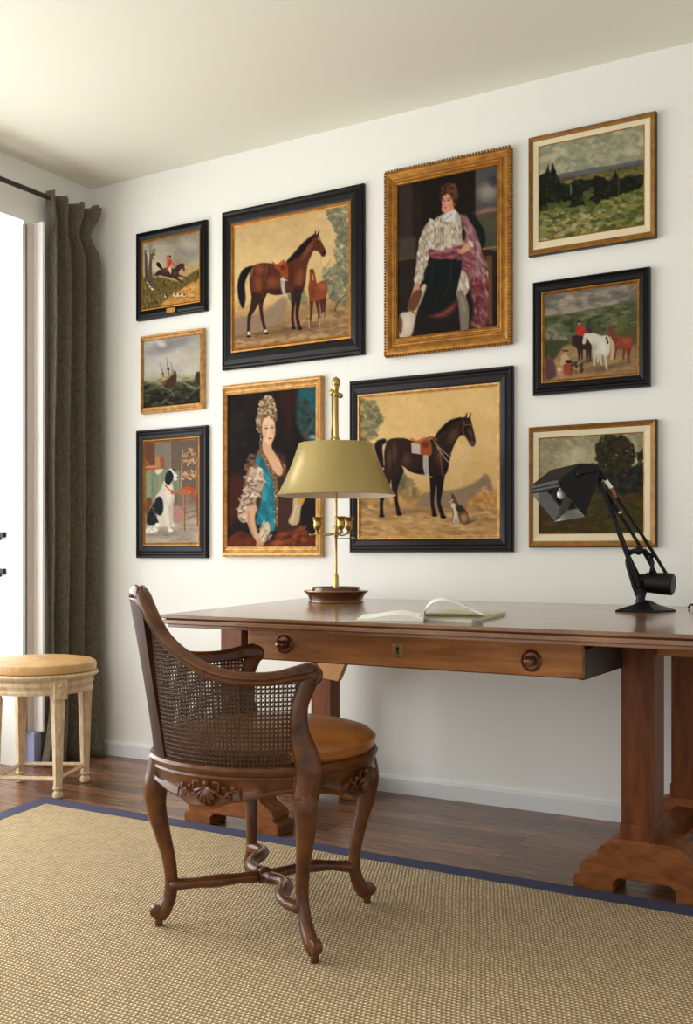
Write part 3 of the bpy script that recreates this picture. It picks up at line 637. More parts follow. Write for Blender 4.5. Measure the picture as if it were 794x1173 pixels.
class Canvas:
    def __init__(s, quad, W, Hh, seed=1):
        s.W, s.H = W, Hh; Hm = homog(quad); u = (np.arange(W))/(W-1); v = np.arange(Hh)/(Hh-1); s.U, s.V = np.meshgrid(u, v)
        p = np.stack([s.U, s.V, np.ones_like(s.U)], -1) @ Hm.T; s.X = p[..., 0]/p[..., 2]; s.Y = p[..., 1]/p[..., 2]
        s.C = np.zeros((Hh, W, 3)); s.rng = random.Random(seed); s.seed = seed; s.px = (s.X[0, -1]-s.X[0, 0])/W
    def put(s, m, col):
        col = np.array(col, float); m = m[..., None]; s.C = s.C*(1-m)+col*m
    def grad(s, stops):
        v = s.V; ks = [k for k, _ in stops]
        for c in range(3): s.C[..., c] = np.interp(v, ks, [q[c] for _, q in stops])
    def noise(s, sc, amt, seed=0, tint=(1, 1, 1), mask=None, sx=1, sy=1):
        n = (smooth_noise(s.X*sx, s.Y*sy, sc, s.seed+seed)-.5)*2*amt
        if mask is not None: n = n*mask
        s.C += n[..., None]*np.array(tint)
    def region(s, pts, soft=2.0):
        P = np.array(pts, float); x, y = s.X, s.Y; ins = np.zeros(x.shape, bool); dist = np.full(x.shape, 1e9)
        n = len(P)
        for i in range(n):
            x1, y1 = P[i]; x2, y2 = P[(i+1) % n]
            if y1 != y2:
                c = ((y1 > y) != (y2 > y)) & (x < (x2-x1)*(y-y1)/(y2-y1)+x1); ins ^= c
            dx, dy = x2-x1, y2-y1; L2 = dx*dx+dy*dy+1e-9; t = np.clip(((x-x1)*dx+(y-y1)*dy)/L2, 0, 1)
            dist = np.minimum(dist, np.hypot(x-x1-t*dx, y-y1-t*dy))
        sd = np.where(ins, -dist, dist); return np.clip(.5-sd/(2*soft), 0, 1)
    def poly(s, pts, col, soft=2.5, a=1, curve=True):
        if curve: pts = catm(pts, 4, closed=True)
        m = s.region(pts, soft)*a; s.put(m, col); return m
    def line(s, pts, ws, col, soft=2.0, a=1, curve=True):
        if not isinstance(ws, (list, tuple)): ws = [ws]*len(pts)
        P = [(p[0], p[1], w_) for p, w_ in zip(pts, ws)]
        if curve and len(P) > 2: P = catm(P, 4)
        d = np.full(s.X.shape, 1e9)
        for (x1, y1, w1), (x2, y2, w2) in zip(P, P[1:]):
            dx, dy = x2-x1, y2-y1; t = np.clip(((s.X-x1)*dx+(s.Y-y1)*dy)/(dx*dx+dy*dy+1e-9), 0, 1)
            d = np.minimum(d, np.hypot(s.X-x1-t*dx, s.Y-y1-t*dy)-(w1+(w2-w1)*t)/2)
        m = np.clip(.5-d/(2*soft), 0, 1)*a; s.put(m, col); return m
    def ell(s, cx, cy, rx, ry, col, rot=0, soft=2, a=1):
        c, q = math.cos(math.radians(rot)), math.sin(math.radians(rot)); x = (s.X-cx)*c+(s.Y-cy)*q; y = -(s.X-cx)*q+(s.Y-cy)*c
        k = np.sqrt((x/rx)**2+(y/ry)**2); m = np.clip(.5-(k-1)*min(rx, ry)/(2*soft), 0, 1)*a; s.put(m, col); return m
    def dabs(s, pts, n, size, cols, asp=1.6, rot=(0, 180), a=.8, mask=None):
        """short brush dabs scattered inside a polygon"""
        P = np.array(pts, float); x0, y0 = P.min(0); x1, y1 = P.max(0); ok = []
        def inside(x, y):
            c = False; j = len(pts)-1
            for i in range(len(pts)):
                xi, yi = pts[i]; xj, yj = pts[j]
                if (yi > y) != (yj > y) and x < (xj-xi)*(y-yi)/(yj-yi)+xi: c = not c
                j = i
            return c
        Hs, Ws = s.X.shape; cnt = 0; tr_ = 0
        while cnt < n and tr_ < n*20:
            tr_ += 1; x = s.rng.uniform(x0, x1); y = s.rng.uniform(y0, y1)
            if not inside(x, y): continue
            cnt += 1; r = size*s.rng.uniform(.5, 1.3); ro = math.radians(s.rng.uniform(*rot)); col = np.array(cols[s.rng.randrange(len(cols))], float)
            d2 = (s.X[:, ::6]-x)**2+(s.Y[:, ::6]-y)**2
            k = int(np.argmin(d2)); r_, c_ = divmod(k, d2.shape[1]); c_ *= 6; R_ = int(r*asp/s.px*1.2)+8
            sl = (slice(max(0, r_-R_), r_+R_), slice(max(0, c_-R_), c_+R_)); X = s.X[sl]-x; Y = s.Y[sl]-y; ca, sa = math.cos(ro), math.sin(ro)
            kx = (X*ca+Y*sa)/(r*asp); ky = (-X*sa+Y*ca)/r; m = np.clip((1.15-np.sqrt(kx*kx+ky*ky))*2, 0, 1)*a
            if mask is not None: m = m*mask[sl]
            m = m[..., None]; s.C[sl] = s.C[sl]*(1-m)+col*m
def R4(x0, y0, x1, y1): return [(x0, y0), (x1, y0), (x1, y1), (x0, y1)]
def horse_shade(c, m, hi, lo, light):
    """model a painted animal: lighter strokes along the given ridges, darker ones under"""
    for (x, y, rx, ry, rot) in hi: c.put(c_ell(c, x, y, rx, ry, rot)*m*.6, light)
    for (x, y, rx, ry, rot, col) in lo: c.put(c_ell(c, x, y, rx, ry, rot)*m*.65, col)
def c_ell(s, cx, cy, rx, ry, rot):
    c, q = math.cos(math.radians(rot)), math.sin(math.radians(rot)); x = (s.X-cx)*c+(s.Y-cy)*q; y = -(s.X-cx)*q+(s.Y-cy)*c
    return np.clip(1.2-np.sqrt((x/rx)**2+(y/ry)**2), 0, 1)**.8

def art_huntsman():
    c = Canvas([(172, 358), (640, 255), (638, 815), (175, 902)], 124, 160, 3)
    c.grad([(0, (150, 142, 124)), (.25, (164, 156, 136)), (.5, (178, 160, 124)), (.55, (150, 122, 66)), (.75, (146, 108, 54)), (1, (112, 86, 42))])
    c.noise(150, 42, 1, mask=(c.V < .55)); c.ell(560, 420, 90, 90, (128, 126, 120), 20, soft=50, a=.8); c.ell(540, 360, 60, 40, (186, 176, 150), 20, soft=30, a=.8); c.ell(330, 440, 110, 70, (172, 160, 134), 0, soft=40, a=.6)
    c.poly([(172, 640), (250, 600), (640, 520), (640, 600), (560, 620), (172, 760)], (176, 152, 100), 12)
    c.poly([(172, 660), (260, 640), (330, 636), (470, 670), (540, 620), (640, 560), (640, 640), (520, 710), (400, 770), (330, 850), (172, 900)], (98, 84, 40), 8)
    c.poly([(400, 800), (480, 740), (640, 640), (640, 820), (330, 870)], (188, 134, 66), 10)
    c.dabs([(172, 660), (330, 640), (480, 690), (560, 620), (640, 560), (640, 640), (400, 770), (320, 860), (172, 900)], 260, 7, [(76, 68, 34), (120, 98, 48), (92, 84, 46), (140, 112, 60), (62, 56, 30)], 2.2, (50, 110))
    c.dabs([(400, 800), (640, 650), (640, 820), (330, 860)], 90, 8, [(200, 148, 80), (170, 116, 54), (210, 166, 100)], 2.5, (-25, 0))
    c.line([(215, 690), (200, 600), (196, 480), (190, 420)], [40, 26, 20, 8], (78, 66, 54), 3); c.line([(240, 690), (232, 580), (240, 470), (262, 440)], [44, 30, 22, 12], (88, 74, 60), 3)
    c.line([(235, 480), (232, 400), (238, 360)], [14, 6, 3], (96, 84, 68)); c.dabs(R4(185, 405, 270, 480), 20, 7, [(84, 72, 58), (110, 98, 78)])
    d = (52, 36, 36)
    c.line([(310, 590), (270, 620), (258, 622)], [30, 12, 8], d); c.line([(330, 600), (295, 618), (290, 632)], [26, 12, 8], d); c.line([(440, 610), (490, 622), (530, 632)], [26, 12, 7], d); c.line([(430, 630), (480, 660), (498, 676)], [26, 12, 7], d)
    m = c.poly([(320, 575), (350, 560), (400, 556), (430, 560), (460, 530), (490, 516), (505, 520), (512, 512), (514, 540), (520, 575), (508, 580), (495, 558), (470, 590), (470, 625), (440, 642), (380, 632), (330, 622), (305, 600)], (58, 38, 36), 3)
    c.ell(350, 580, 28, 14, (88, 62, 58), 0, soft=8, a=.7); c.ell(440, 600, 22, 16, (104, 56, 48), 0, soft=8, a=.7); c.line([(325, 560), (300, 530), (296, 516)], [20, 34, 10], (22, 20, 26))
    c.line([(500, 540), (510, 570)], 5, (120, 70, 60)); c.line([(395, 560), (398, 590), (392, 612)], [26, 18, 8], (214, 190, 150)); c.line([(392, 596), (392, 614)], 9, (30, 22, 20))
    c.poly([(372, 500), (384, 484), (402, 482), (412, 500), (404, 530), (388, 552), (372, 580), (366, 560), (374, 530)], (206, 56, 40), 3); c.line([(380, 490), (372, 466), (380, 452)], 9, (206, 60, 44)); c.ell(396, 474, 8, 9, (196, 140, 110)); c.ell(396, 461, 10, 8, (24, 20, 22)); c.line([(404, 500), (420, 520), (440, 530)], 6, (190, 52, 40))
    for x, y in ((440, 778), (470, 776), (508, 780), (360, 790), (232, 710), (215, 680)): c.ell(x, y, 18 if x > 400 else 10, 12, (222, 212, 190), 20, soft=4); c.ell(x+6, y-4, 8, 8, (46, 36, 34), soft=3)
    c.line([(440, 800), (600, 790)], 6, (116, 84, 44), 4, .7); c.ell(250, 735, 14, 8, (220, 210, 190), 30)
    c.noise(14, 12, 5); return c
def art_ship():
    c = Canvas([(150, 208), (643, 128), (640, 722), (150, 780)], 114, 140, 4)
    c.grad([(0, (160, 158, 150)), (.3, (176, 172, 164)), (.55, (186, 180, 166)), (.64, (150, 146, 122)), (.7, (70, 72, 52)), (1, (26, 26, 18))])
    c.noise(180, 30, 1, mask=(c.V < .6)); c.ell(340, 240, 130, 50, (128, 124, 130), -20, soft=30, a=.9); c.ell(480, 190, 90, 30, (136, 130, 130), -15, soft=25, a=.8); c.ell(300, 220, 40, 26, (196, 194, 186), 20, soft=16); c.ell(210, 290, 40, 22, (150, 146, 146), 0, soft=18, a=.8); c.ell(520, 330, 90, 50, (198, 188, 160), 0, soft=50, a=.5)
    c.poly([(140, 570), (250, 560), (330, 610), (420, 560), (520, 540), (600, 590), (650, 530), (650, 800), (140, 800)], (72, 76, 54), 8)
    c.poly([(215, 690), (240, 620), (265, 612), (300, 650), (340, 640), (400, 660), (520, 590), (560, 640), (650, 620), (650, 800), (140, 800), (150, 690)], (34, 34, 24), 8)
    c.dabs([(140, 580), (300, 600), (500, 550), (645, 560), (645, 730), (140, 790)], 150, 12, [(28, 28, 20), (58, 62, 44), (86, 88, 64), (20, 20, 15), (44, 46, 32)], 2.6, (-50, 20), .7)
    c.line([(440, 545), (500, 555), (560, 590), (610, 600), (640, 570)], [6, 16, 22, 14, 6], (128, 130, 104), 6, .8); c.line([(160, 580), (200, 560), (260, 570), (320, 600), (345, 620)], [6, 14, 10, 12, 4], (124, 124, 92), 5, .8); c.line([(345, 640), (385, 625), (410, 680)], [3, 8, 2], (150, 150, 120), 4, .7)
    c.poly([(255, 556), (300, 520), (330, 530), (400, 470), (425, 450), (432, 530), (415, 590), (350, 612), (320, 590), (310, 560)], (92, 74, 44), 4); c.poly([(340, 560), (425, 470), (430, 540), (405, 595), (340, 600)], (66, 44, 32), 4)
    c.line([(270, 552), (340, 520), (400, 480)], [12, 16, 8], (176, 158, 100), 4); c.line([(300, 500), (360, 510), (410, 450)], [8, 14, 8], (150, 132, 84), 3); c.line([(320, 500), (305, 430), (282, 388)], [8, 5, 2], (88, 72, 50)); c.line([(366, 490), (356, 400), (346, 338)], [10, 6, 2], (88, 72, 50)); c.line([(400, 460), (388, 400), (378, 380)], [6, 4, 2], (96, 80, 56))
    c.ell(362, 436, 12, 16, (80, 60, 40), a=.9); c.ell(314, 480, 9, 12, (92, 72, 48), a=.9); c.line([(250, 560), (330, 500), (350, 400)], 1.5, (110, 96, 70), a=.6)
    for x, y, q in ((200, 545, 1), (515, 505, 1.4)): c.poly([(x-25*q, y), (x+25*q, y), (x+18*q, y+15*q), (x-20*q, y+15*q)], (140, 124, 76), 4); [c.line([(x+d*q, y+5), (x+d*q, y-34*q)], [5, 2], (168, 158, 110)) for d in (-14, 0, 14)]
    c.poly([(600, 470), (625, 455), (650, 470), (650, 560), (590, 560)], (58, 46, 28), 6); c.line([(640, 380), (636, 470)], [3, 6], (120, 110, 70)); c.noise(16, 10, 5); return c
def art_spaniel():
    c = Canvas([(150, 192), (570, 158), (568, 968), (150, 985)], 108, 200, 5)
    c.grad([(0, (108, 92, 80)), (.35, (112, 96, 82)), (.62, (120, 104, 92)), (.75, (150, 136, 122)), (1, (168, 156, 142))]); c.noise(120, 18, 1)
    c.poly(R4(150, 180, 225, 420), (104, 66, 52), 8, curve=False); c.poly(R4(225, 180, 345, 400), (124, 114, 100), 5, curve=False); c.poly(R4(345, 170, 575, 560), (104, 88, 76), 5, curve=False); c.line([(348, 175), (348, 420)], 7, (146, 136, 118))
    c.poly([(228, 310), (262, 292), (300, 312), (300, 385), (228, 392)], (176, 124, 72), 3, curve=False); c.poly([(262, 292), (300, 312), (300, 385), (270, 388)], (140, 84, 56), 3, curve=False)
    c.poly([(150, 372), (235, 365), (235, 408), (150, 412)], (168, 92, 66), 3, curve=False); c.line([(150, 384), (235, 378)], 6, (206, 178, 140)); c.line([(160, 340), (175, 366)], 12, (180, 110, 60))
    c.poly([(150, 412), (300, 400), (420, 410), (420, 560), (300, 640), (210, 660), (150, 700)], (124, 134, 108), 4, curve=False)
    for x, q in ((180, (148, 156, 126)), (215, (96, 104, 82)), (265, (142, 150, 122)), (395, (100, 108, 88))): c.line([(x, 410), (x-4, 560), (x+6, 660)], [8, 16, 12], q, 6, .7)
    c.poly([(225, 406), (292, 400), (250, 442)], (212, 200, 176), 4); c.poly([(155, 640), (200, 640), (190, 740), (155, 760)], (112, 66, 46), 5)
    c.dabs(R4(150, 800, 570, 975), 120, 14, [(160, 148, 134), (178, 166, 150), (142, 128, 114)], 2.5, (-15, 10), .5)
    w = (142, 100, 66); c.line([(445, 240), (436, 420), (430, 570)], [8, 9, 9], (176, 140, 98)); c.line([(560, 290), (558, 480), (556, 580)], [8, 9, 9], (150, 104, 68)); c.line([(446, 330), (556, 300)], 6, w, a=.6)
    c.dabs([(450, 290), (500, 225), (560, 270), (565, 330), (500, 375), (455, 340)], 60, 8, [(190, 150, 110), (150, 110, 78), (110, 80, 60), (206, 170, 130)], 1.6); c.dabs([(440, 430), (500, 400), (550, 420), (550, 470), (440, 480)], 46, 8, [(186, 142, 102), (140, 96, 66), (200, 164, 122)], 1.8)
    c.poly([(375, 565), (440, 556), (575, 575), (575, 592), (460, 600), (375, 585)], (160, 106, 70), 3, curve=False); c.line([(458, 600), (460, 875)], [16, 12], (132, 88, 58)); c.line([(452, 600), (452, 870)], 5, (180, 136, 96)); c.line([(560, 590), (562, 840)], [14, 10], (112, 70, 48)); c.line([(470, 790), (560, 750)], 9, (132, 92, 66)); c.line([(390, 590), (395, 700)], 8, (110, 72, 52)); c.line([(465, 740), (560, 715)], 5, (90, 62, 50))
    c.poly([(438, 548), (480, 532), (555, 552), (510, 578)], (184, 74, 46), 3, curve=False); c.line([(440, 560), (510, 588), (550, 566)], 7, (140, 50, 36), curve=False); c.line([(444, 556), (508, 582)], 3, (222, 190, 150), curve=False); c.dabs(R4(500, 590, 545, 650), 10, 6, [(190, 90, 90), (150, 60, 60)])
    c.poly([(380, 690), (430, 700), (440, 790), (400, 810), (370, 760)], (168, 122, 108), 8)
    # dog
    c.ell(300, 900, 150, 34, (138, 126, 112), 0, soft=20, a=.8)
    W_ = (214, 206, 190); B = (30, 32, 36)
    c.poly([(300, 490), (345, 470), (372, 560), (378, 640), (350, 720), (345, 830), (250, 860), (170, 850), (165, 770), (190, 700), (230, 620), (270, 560)], (206, 196, 180), 5)
    c.line([(310, 700), (322, 800), (345, 880)], [60, 34, 26], W_, 4); c.line([(350, 700), (356, 790), (372, 840)], [44, 24, 20], (188, 178, 162), 4); c.ell(346, 880, 22, 13, (226, 218, 202)); c.ell(368, 842, 18, 12, (210, 200, 184))
    c.poly([(165, 760), (200, 690), (215, 660), (230, 700), (240, 780), (250, 830), (165, 840)], B, 6); c.poly([(228, 640), (262, 615), (288, 650), (292, 720), (270, 765), (238, 750), (222, 700)], B, 6); c.line([(205, 700), (230, 770)], 7, (150, 146, 140), 4, .7)
    c.ell(200, 880, 52, 26, (222, 214, 198), -10, soft=8); c.ell(245, 838, 18, 14, (226, 220, 206)); c.dabs(R4(160, 860, 250, 905), 14, 7, [(236, 228, 212), (180, 170, 156)], 2)
    c.poly([(326, 410), (350, 392), (378, 400), (396, 430), (408, 460), (402, 478), (384, 490), (366, 476), (350, 520), (310, 500), (305, 470)], W_, 3); c.poly([(322, 420), (345, 402), (362, 420), (374, 450), (362, 490), (336, 522), (306, 500), (308, 450)], B, 4); c.line([(366, 396), (386, 412), (384, 424)], [10, 12, 6], B); c.ell(403, 463, 6, 7, (20, 18, 20)); c.ell(376, 432, 4, 4, (30, 20, 18)); c.line([(352, 400), (372, 430), (384, 450)], [8, 8, 12], (230, 222, 206), 3)
    c.line([(306, 525), (335, 556), (358, 570)], 10, (176, 66, 44)); c.ell(363, 580, 13, 18, (172, 64, 46)); c.ell(335, 610, 24, 50, (226, 218, 204), -15, soft=16, a=.7); c.ell(365, 660, 14, 50, (168, 158, 144), 10, soft=12, a=.6)
    c.ell(470, 948, 22, 5, (96, 84, 76), a=.7); c.ell(312, 918, 20, 5, (100, 88, 80), a=.7); c.noise(16, 10, 5); return c
def art_mare():
    c = Canvas([(118, 305), (668, 180), (665, 803), (120, 880)], 190, 204, 6)
    c.grad([(0, (202, 172, 120)), (.4, (212, 182, 128)), (.66, (204, 168, 112)), (.76, (160, 124, 84)), (1, (132, 100, 64))]); c.noise(160, 16, 1); c.noise(26, 9, 2)
    c.poly([(110, 790), (200, 780), (300, 760), (420, 720), (560, 680), (680, 650), (680, 820), (110, 900)], (150, 116, 78), 12); c.dabs([(118, 800), (400, 740), (665, 670), (665, 800), (120, 880)], 260, 7, [(172, 140, 98), (130, 98, 62), (156, 122, 80), (186, 154, 112), (112, 86, 58)], 3, (-20, 5), .6)
    c.poly([(110, 745), (180, 725), (240, 712), (300, 672), (345, 632), (372, 640), (365, 700), (330, 760), (250, 780), (110, 810)], (138, 116, 96), 8, .9)
    for pts, n in (([(560, 200), (668, 180), (668, 330), (600, 310)], 110), ([(620, 300), (668, 300), (668, 520), (590, 640), (545, 560), (545, 490), (610, 480), (600, 420)], 230), ([(380, 600), (450, 590), (470, 660), (390, 670)], 70), ([(560, 560), (668, 520), (668, 660), (570, 650)], 90)):
        c.dabs(pts, n, 9, [(104, 110, 90), (128, 130, 106), (84, 92, 76), (150, 146, 116), (112, 104, 76)], 1.7, a=.6)
    c.line([(600, 690), (615, 650), (655, 610)], [6, 5, 3], (74, 50, 38)); c.line([(560, 640), (580, 620), (600, 560)], 3, (90, 70, 52))
    c.dabs([(118, 640), (180, 640), (200, 720), (118, 730)], 20, 8, [(190, 152, 104), (176, 130, 90)], 2, a=.5)
    c.ell(300, 800, 150, 14, (92, 68, 48), -8, soft=12, a=.7); c.ell(480, 770, 100, 10, (96, 72, 50), -8, soft=10, a=.7)
    D = (40, 24, 22); Bn = (84, 41, 24)
    c.line([(262, 590), (246, 660), (250, 720), (266, 792)], [46, 22, 15, 14], (56, 28, 22)); c.line([(402, 590), (400, 660), (396, 720), (400, 772)], [34, 18, 13, 15], (46, 26, 22))
    c.line([(206, 490), (172, 515), (152, 570), (156, 640), (160, 684)], [14, 34, 34, 34, 8], (16, 13, 16), 4)
    m = c.poly([(505, 330), (522, 332), (536, 362), (552, 392), (558, 412), (550, 430), (536, 430), (524, 412), (500, 404), (486, 430), (470, 470), (464, 510), (458, 560), (442, 606), (410, 606), (370, 612), (320, 622), (280, 614), (262, 602), (254, 630), (232, 650), (206, 640), (194, 596), (190, 540), (198, 500), (222, 476), (270, 468), (330, 474), (376, 464), (412, 430), (446, 384), (476, 346)], Bn, 2.5)
    c.line([(226, 630), (206, 690), (190, 730), (188, 806)], [50, 26, 17, 16], (52, 28, 22)); c.line([(424, 590), (422, 660), (418, 720), (430, 778)], [40, 22, 15, 17], (44, 24, 20))
    for x, y in ((189, 806), (268, 796)): c.ell(x, y, 8, 10, (206, 196, 180))
    for x, y in ((188, 820), (272, 804), (401, 778), (432, 780)): c.ell(x, y, 11, 6, (24, 18, 18))
    horse_shade(c, m, [(240, 500, 36, 24, 20), (300, 560, 40, 30, 0), (430, 540, 22, 50, 10), (470, 400, 14, 60, 30), (232, 570, 22, 50, 0)], [(330, 606, 80, 16, 0, (40, 20, 16)), (270, 540, 12, 60, 15, (58, 26, 18)), (456, 580, 14, 40, 0, (50, 22, 16)), (220, 630, 30, 20, 0, (46, 22, 18)), (390, 520, 14, 60, 0, (62, 28, 18)), (548, 416, 16, 18, 0, (34, 18, 18))], (150, 84, 52))
    c.line([(274, 480), (276, 500), (262, 560)], 2.5, (170, 120, 80), a=.6); c.line([(205, 500), (196, 540)], 3, (190, 150, 110), a=.8)
    c.line([(500, 332), (460, 372), (420, 420), (372, 462)], [12, 26, 30, 12], (24, 14, 16), 4); c.line([(506, 330), (508, 308)], [10, 3], D); c.line([(518, 332), (524, 308)], [10, 3], D); c.ell(520, 362, 4, 4, (14, 10, 10)); c.line([(520, 346), (528, 352)], 4, (200, 180, 150)); c.ell(548, 412, 3, 5, (10, 8, 8))
    c.line([(534, 430), (532, 460), (545, 486), (570, 470), (586, 450)], 2.5, (168, 140, 80)); c.line([(560, 480), (580, 440)], 2, (150, 124, 70))
    c.poly([(298, 462), (320, 474), (340, 462), (356, 452), (366, 470), (374, 496), (372, 540), (346, 546), (334, 510), (312, 490)], (140, 66, 32), 2); c.ell(352, 490, 14, 12, (96, 42, 22)); c.line([(300, 462), (330, 478), (360, 454)], 4, (190, 110, 60)); c.line([(350, 545), (350, 575), (356, 612)], [20, 20, 16], (172, 164, 156), 2.5); c.line([(340, 548), (370, 550)], 4, (214, 206, 190))
    F_ = (128, 66, 38)
    for a_, b_ in (((488, 640), (476, 776)), ((512, 640), (526, 770)), ((532, 630), (538, 752)), ((548, 620), (544, 740))): c.line([a_, ((a_[0]+b_[0])/2+3, (a_[1]+b_[1])/2), b_], [22, 11, 9], (74, 40, 28), 2); c.line([(b_[0], b_[1]-40), b_], 7, (186, 160, 128), a=.8)
    c.poly([(476, 560), (492, 556), (512, 562), (540, 548), (560, 560), (566, 590), (558, 620), (540, 636), (510, 646), (486, 650), (474, 620)], F_, 2.5); c.line([(488, 505), (490, 540), (488, 590)], [22, 24, 34], F_); c.line([(492, 512), (498, 545), (508, 568)], [22, 22, 14], (120, 58, 34)); c.line([(484, 504), (483, 492)], [6, 2], D); c.line([(496, 504), (498, 490)], [6, 2], D)
    c.ell(540, 575, 18, 14, (160, 92, 56), soft=8, a=.7); c.ell(492, 600, 12, 30, (88, 42, 28), soft=8, a=.6); c.line([(492, 520), (496, 545)], 4, (200, 170, 130)); c.noise(10, 7, 5); return c
def art_lady():
    c = Canvas([(105, 172), (605, 110), (605, 1015), (105, 1025)], 150, 260, 7)
    c.grad([(0, (22, 15, 12)), (.5, (18, 12, 11)), (1, (24, 12, 10))]); c.noise(120, 10, 1, (1, .6, .5))
    c.poly([(505, 120), (610, 105), (610, 440), (560, 420), (500, 330), (490, 220)], (26, 84, 88), 14); c.dabs([(500, 200), (560, 180), (605, 280), (605, 420), (510, 380)], 90, 12, [(44, 58, 52), (60, 62, 44), (30, 70, 74), (70, 58, 44), (28, 36, 34)], 1.8, a=.6); c.line([(535, 420), (595, 290)], 3, (120, 80, 50)); c.ell(590, 395, 22, 12, (120, 160, 160), soft=8)
    c.poly([(390, 150), (500, 130), (480, 300), (440, 440), (420, 300)], (52, 20, 14), 20, .7); c.dabs(R4(120, 260, 200, 480), 40, 14, [(36, 28, 22), (28, 24, 22)], 2, a=.5); c.poly([(105, 640), (180, 620), (220, 700), (160, 860), (105, 900)], (68, 24, 14), 22, .8)
    c.poly([(110, 1030), (160, 940), (230, 960), (330, 1000), (400, 940), (480, 900), (540, 920), (600, 1020)], (92, 38, 18), 8); c.dabs([(340, 1010), (420, 930), (520, 905), (560, 1010)], 60, 12, [(128, 56, 26), (70, 26, 14), (150, 74, 36)], 3, (-50, 0), .6); c.dabs([(120, 1020), (170, 950), (250, 1000)], 26, 12, [(70, 26, 16), (100, 40, 24)], 2.5, (-40, 10), .6)
    c.poly([(215, 540), (262, 490), (300, 470), (420, 500), (440, 560), (480, 760), (520, 880), (440, 940), (300, 900), (220, 650)], (60, 36, 26), 10)
    c.poly([(262, 530), (290, 500), (330, 560), (375, 640), (370, 740), (375, 900), (350, 935), (300, 905), (262, 880), (300, 740), (300, 640), (262, 590)], (22, 104, 120), 5)
    c.dabs([(270, 540), (300, 520), (365, 650), (365, 900), (290, 890), (305, 700)], 70, 12, [(36, 128, 144), (18, 84, 98), (28, 112, 128), (60, 150, 160)], 3, (60, 100), .5)
    c.poly([(300, 470), (345, 460), (405, 540), (430, 560), (420, 600), (395, 620), (360, 590), (325, 520)], (206, 164, 128), 6); c.line([(285, 485), (330, 560), (370, 640), (380, 760), (382, 900)], [18, 18, 20, 16, 12], (120, 88, 56), 4); c.dabs([(280, 480), (300, 480), (385, 640), (395, 900), (370, 900), (360, 660)], 80, 4, [(190, 156, 104), (82, 54, 36), (150, 116, 72)], 1.3); c.line([(408, 540), (430, 620), (470, 720)], [14, 20, 24], (92, 56, 34), 5); c.line([(395, 545), (418, 590)], 6, (226, 206, 170), a=.8)
    sl = [(225, 580), (255, 560), (290, 580), (312, 640), (300, 700), (262, 760), (270, 820), (240, 860), (190, 890), (160, 850), (180, 760), (200, 680), (212, 620)]
    c.poly(sl, (170, 146, 122), 6); c.dabs(sl, 130, 8, [(206, 186, 160), (120, 96, 78), (226, 208, 184), (92, 70, 58), (180, 156, 132)], 2.4, (-60, 60), .7); c.dabs([(212, 520), (240, 500), (262, 560), (220, 600), (205, 570)], 20, 8, [(96, 62, 40), (120, 84, 56)], 2)
    c.line([(232, 820), (236, 880), (258, 950), (285, 985)], [52, 46, 36, 34], (200, 158, 122), 5); c.line([(222, 830), (226, 890), (250, 960)], [12, 12, 8], (150, 108, 80), 5, .6); c.ell(288, 985, 24, 24, (204, 160, 124)); [c.line([(285+q*7, 985), (276+q*8, 1018)], [9, 7], (190, 142, 108)) for q in range(-1, 4)]
    c.poly([(285, 930), (330, 880), (345, 930), (320, 975), (300, 990)], (196, 176, 148), 4); c.dabs(R4(280, 890, 345, 990), 26, 7, [(220, 204, 176), (150, 124, 98)], 2.4, (-70, -20), .6)
    c.poly([(480, 740), (540, 735), (520, 800), (508, 880), (480, 900), (448, 880), (470, 820)], (180, 160, 122), 5); c.poly([(500, 735), (545, 735), (520, 785)], (190, 140, 50), 5); c.line([(490, 790), (470, 880)], 6, (226, 210, 176), a=.7)
    c.poly([(305, 400), (350, 400), (352, 455), (362, 500), (320, 490), (300, 470)], (202, 160, 126), 4); c.line([(322, 430), (352, 446)], [5, 9], (150, 104, 80), 4, .7)
    c.poly([(300, 310), (330, 280), (362, 290), (372, 340), (370, 390), (352, 436), (335, 446), (312, 420), (298, 370)], (224, 184, 150), 4); c.ell(312, 380, 12, 26, (206, 140, 114), 0, soft=8, a=.6); c.ell(364, 370, 8, 24, (190, 136, 108), 0, soft=6, a=.6)
    for x, y in ((322, 350), (355, 346)): c.ell(x, y, 9, 4, (90, 60, 46), -5, soft=2); c.ell(x+1, y, 3.5, 3.5, (26, 20, 20)); c.line([(x-11, y-12), (x+9, y-14)], 2.5, (110, 76, 54), a=.8)
    c.line([(343, 345), (348, 380), (340, 388)], 3, (180, 128, 100)); c.ell(345, 408, 11, 5, (176, 62, 52)); c.ell(344, 424, 10, 4, (206, 160, 130), a=.6)
    hp = [(270, 360), (264, 320), (270, 280), (285, 210), (310, 175), (345, 165), (370, 200), (380, 260), (382, 300), (368, 310), (345, 285), (318, 285), (300, 320), (296, 370), (280, 378)]
    c.poly(hp, (132, 108, 78), 5); c.dabs(hp, 120, 7, [(196, 176, 140), (96, 72, 50), (216, 198, 164), (150, 124, 90), (76, 54, 40)], 1.5, a=.75); c.line([(286, 430), (292, 470), (280, 500)], [10, 16, 18], (110, 84, 58), 4); c.line([(291, 385), (291, 418)], 3, (210, 210, 200)); c.ell(291, 418, 4, 6, (150, 160, 160))
    c.noise(12, 7, 5); return c
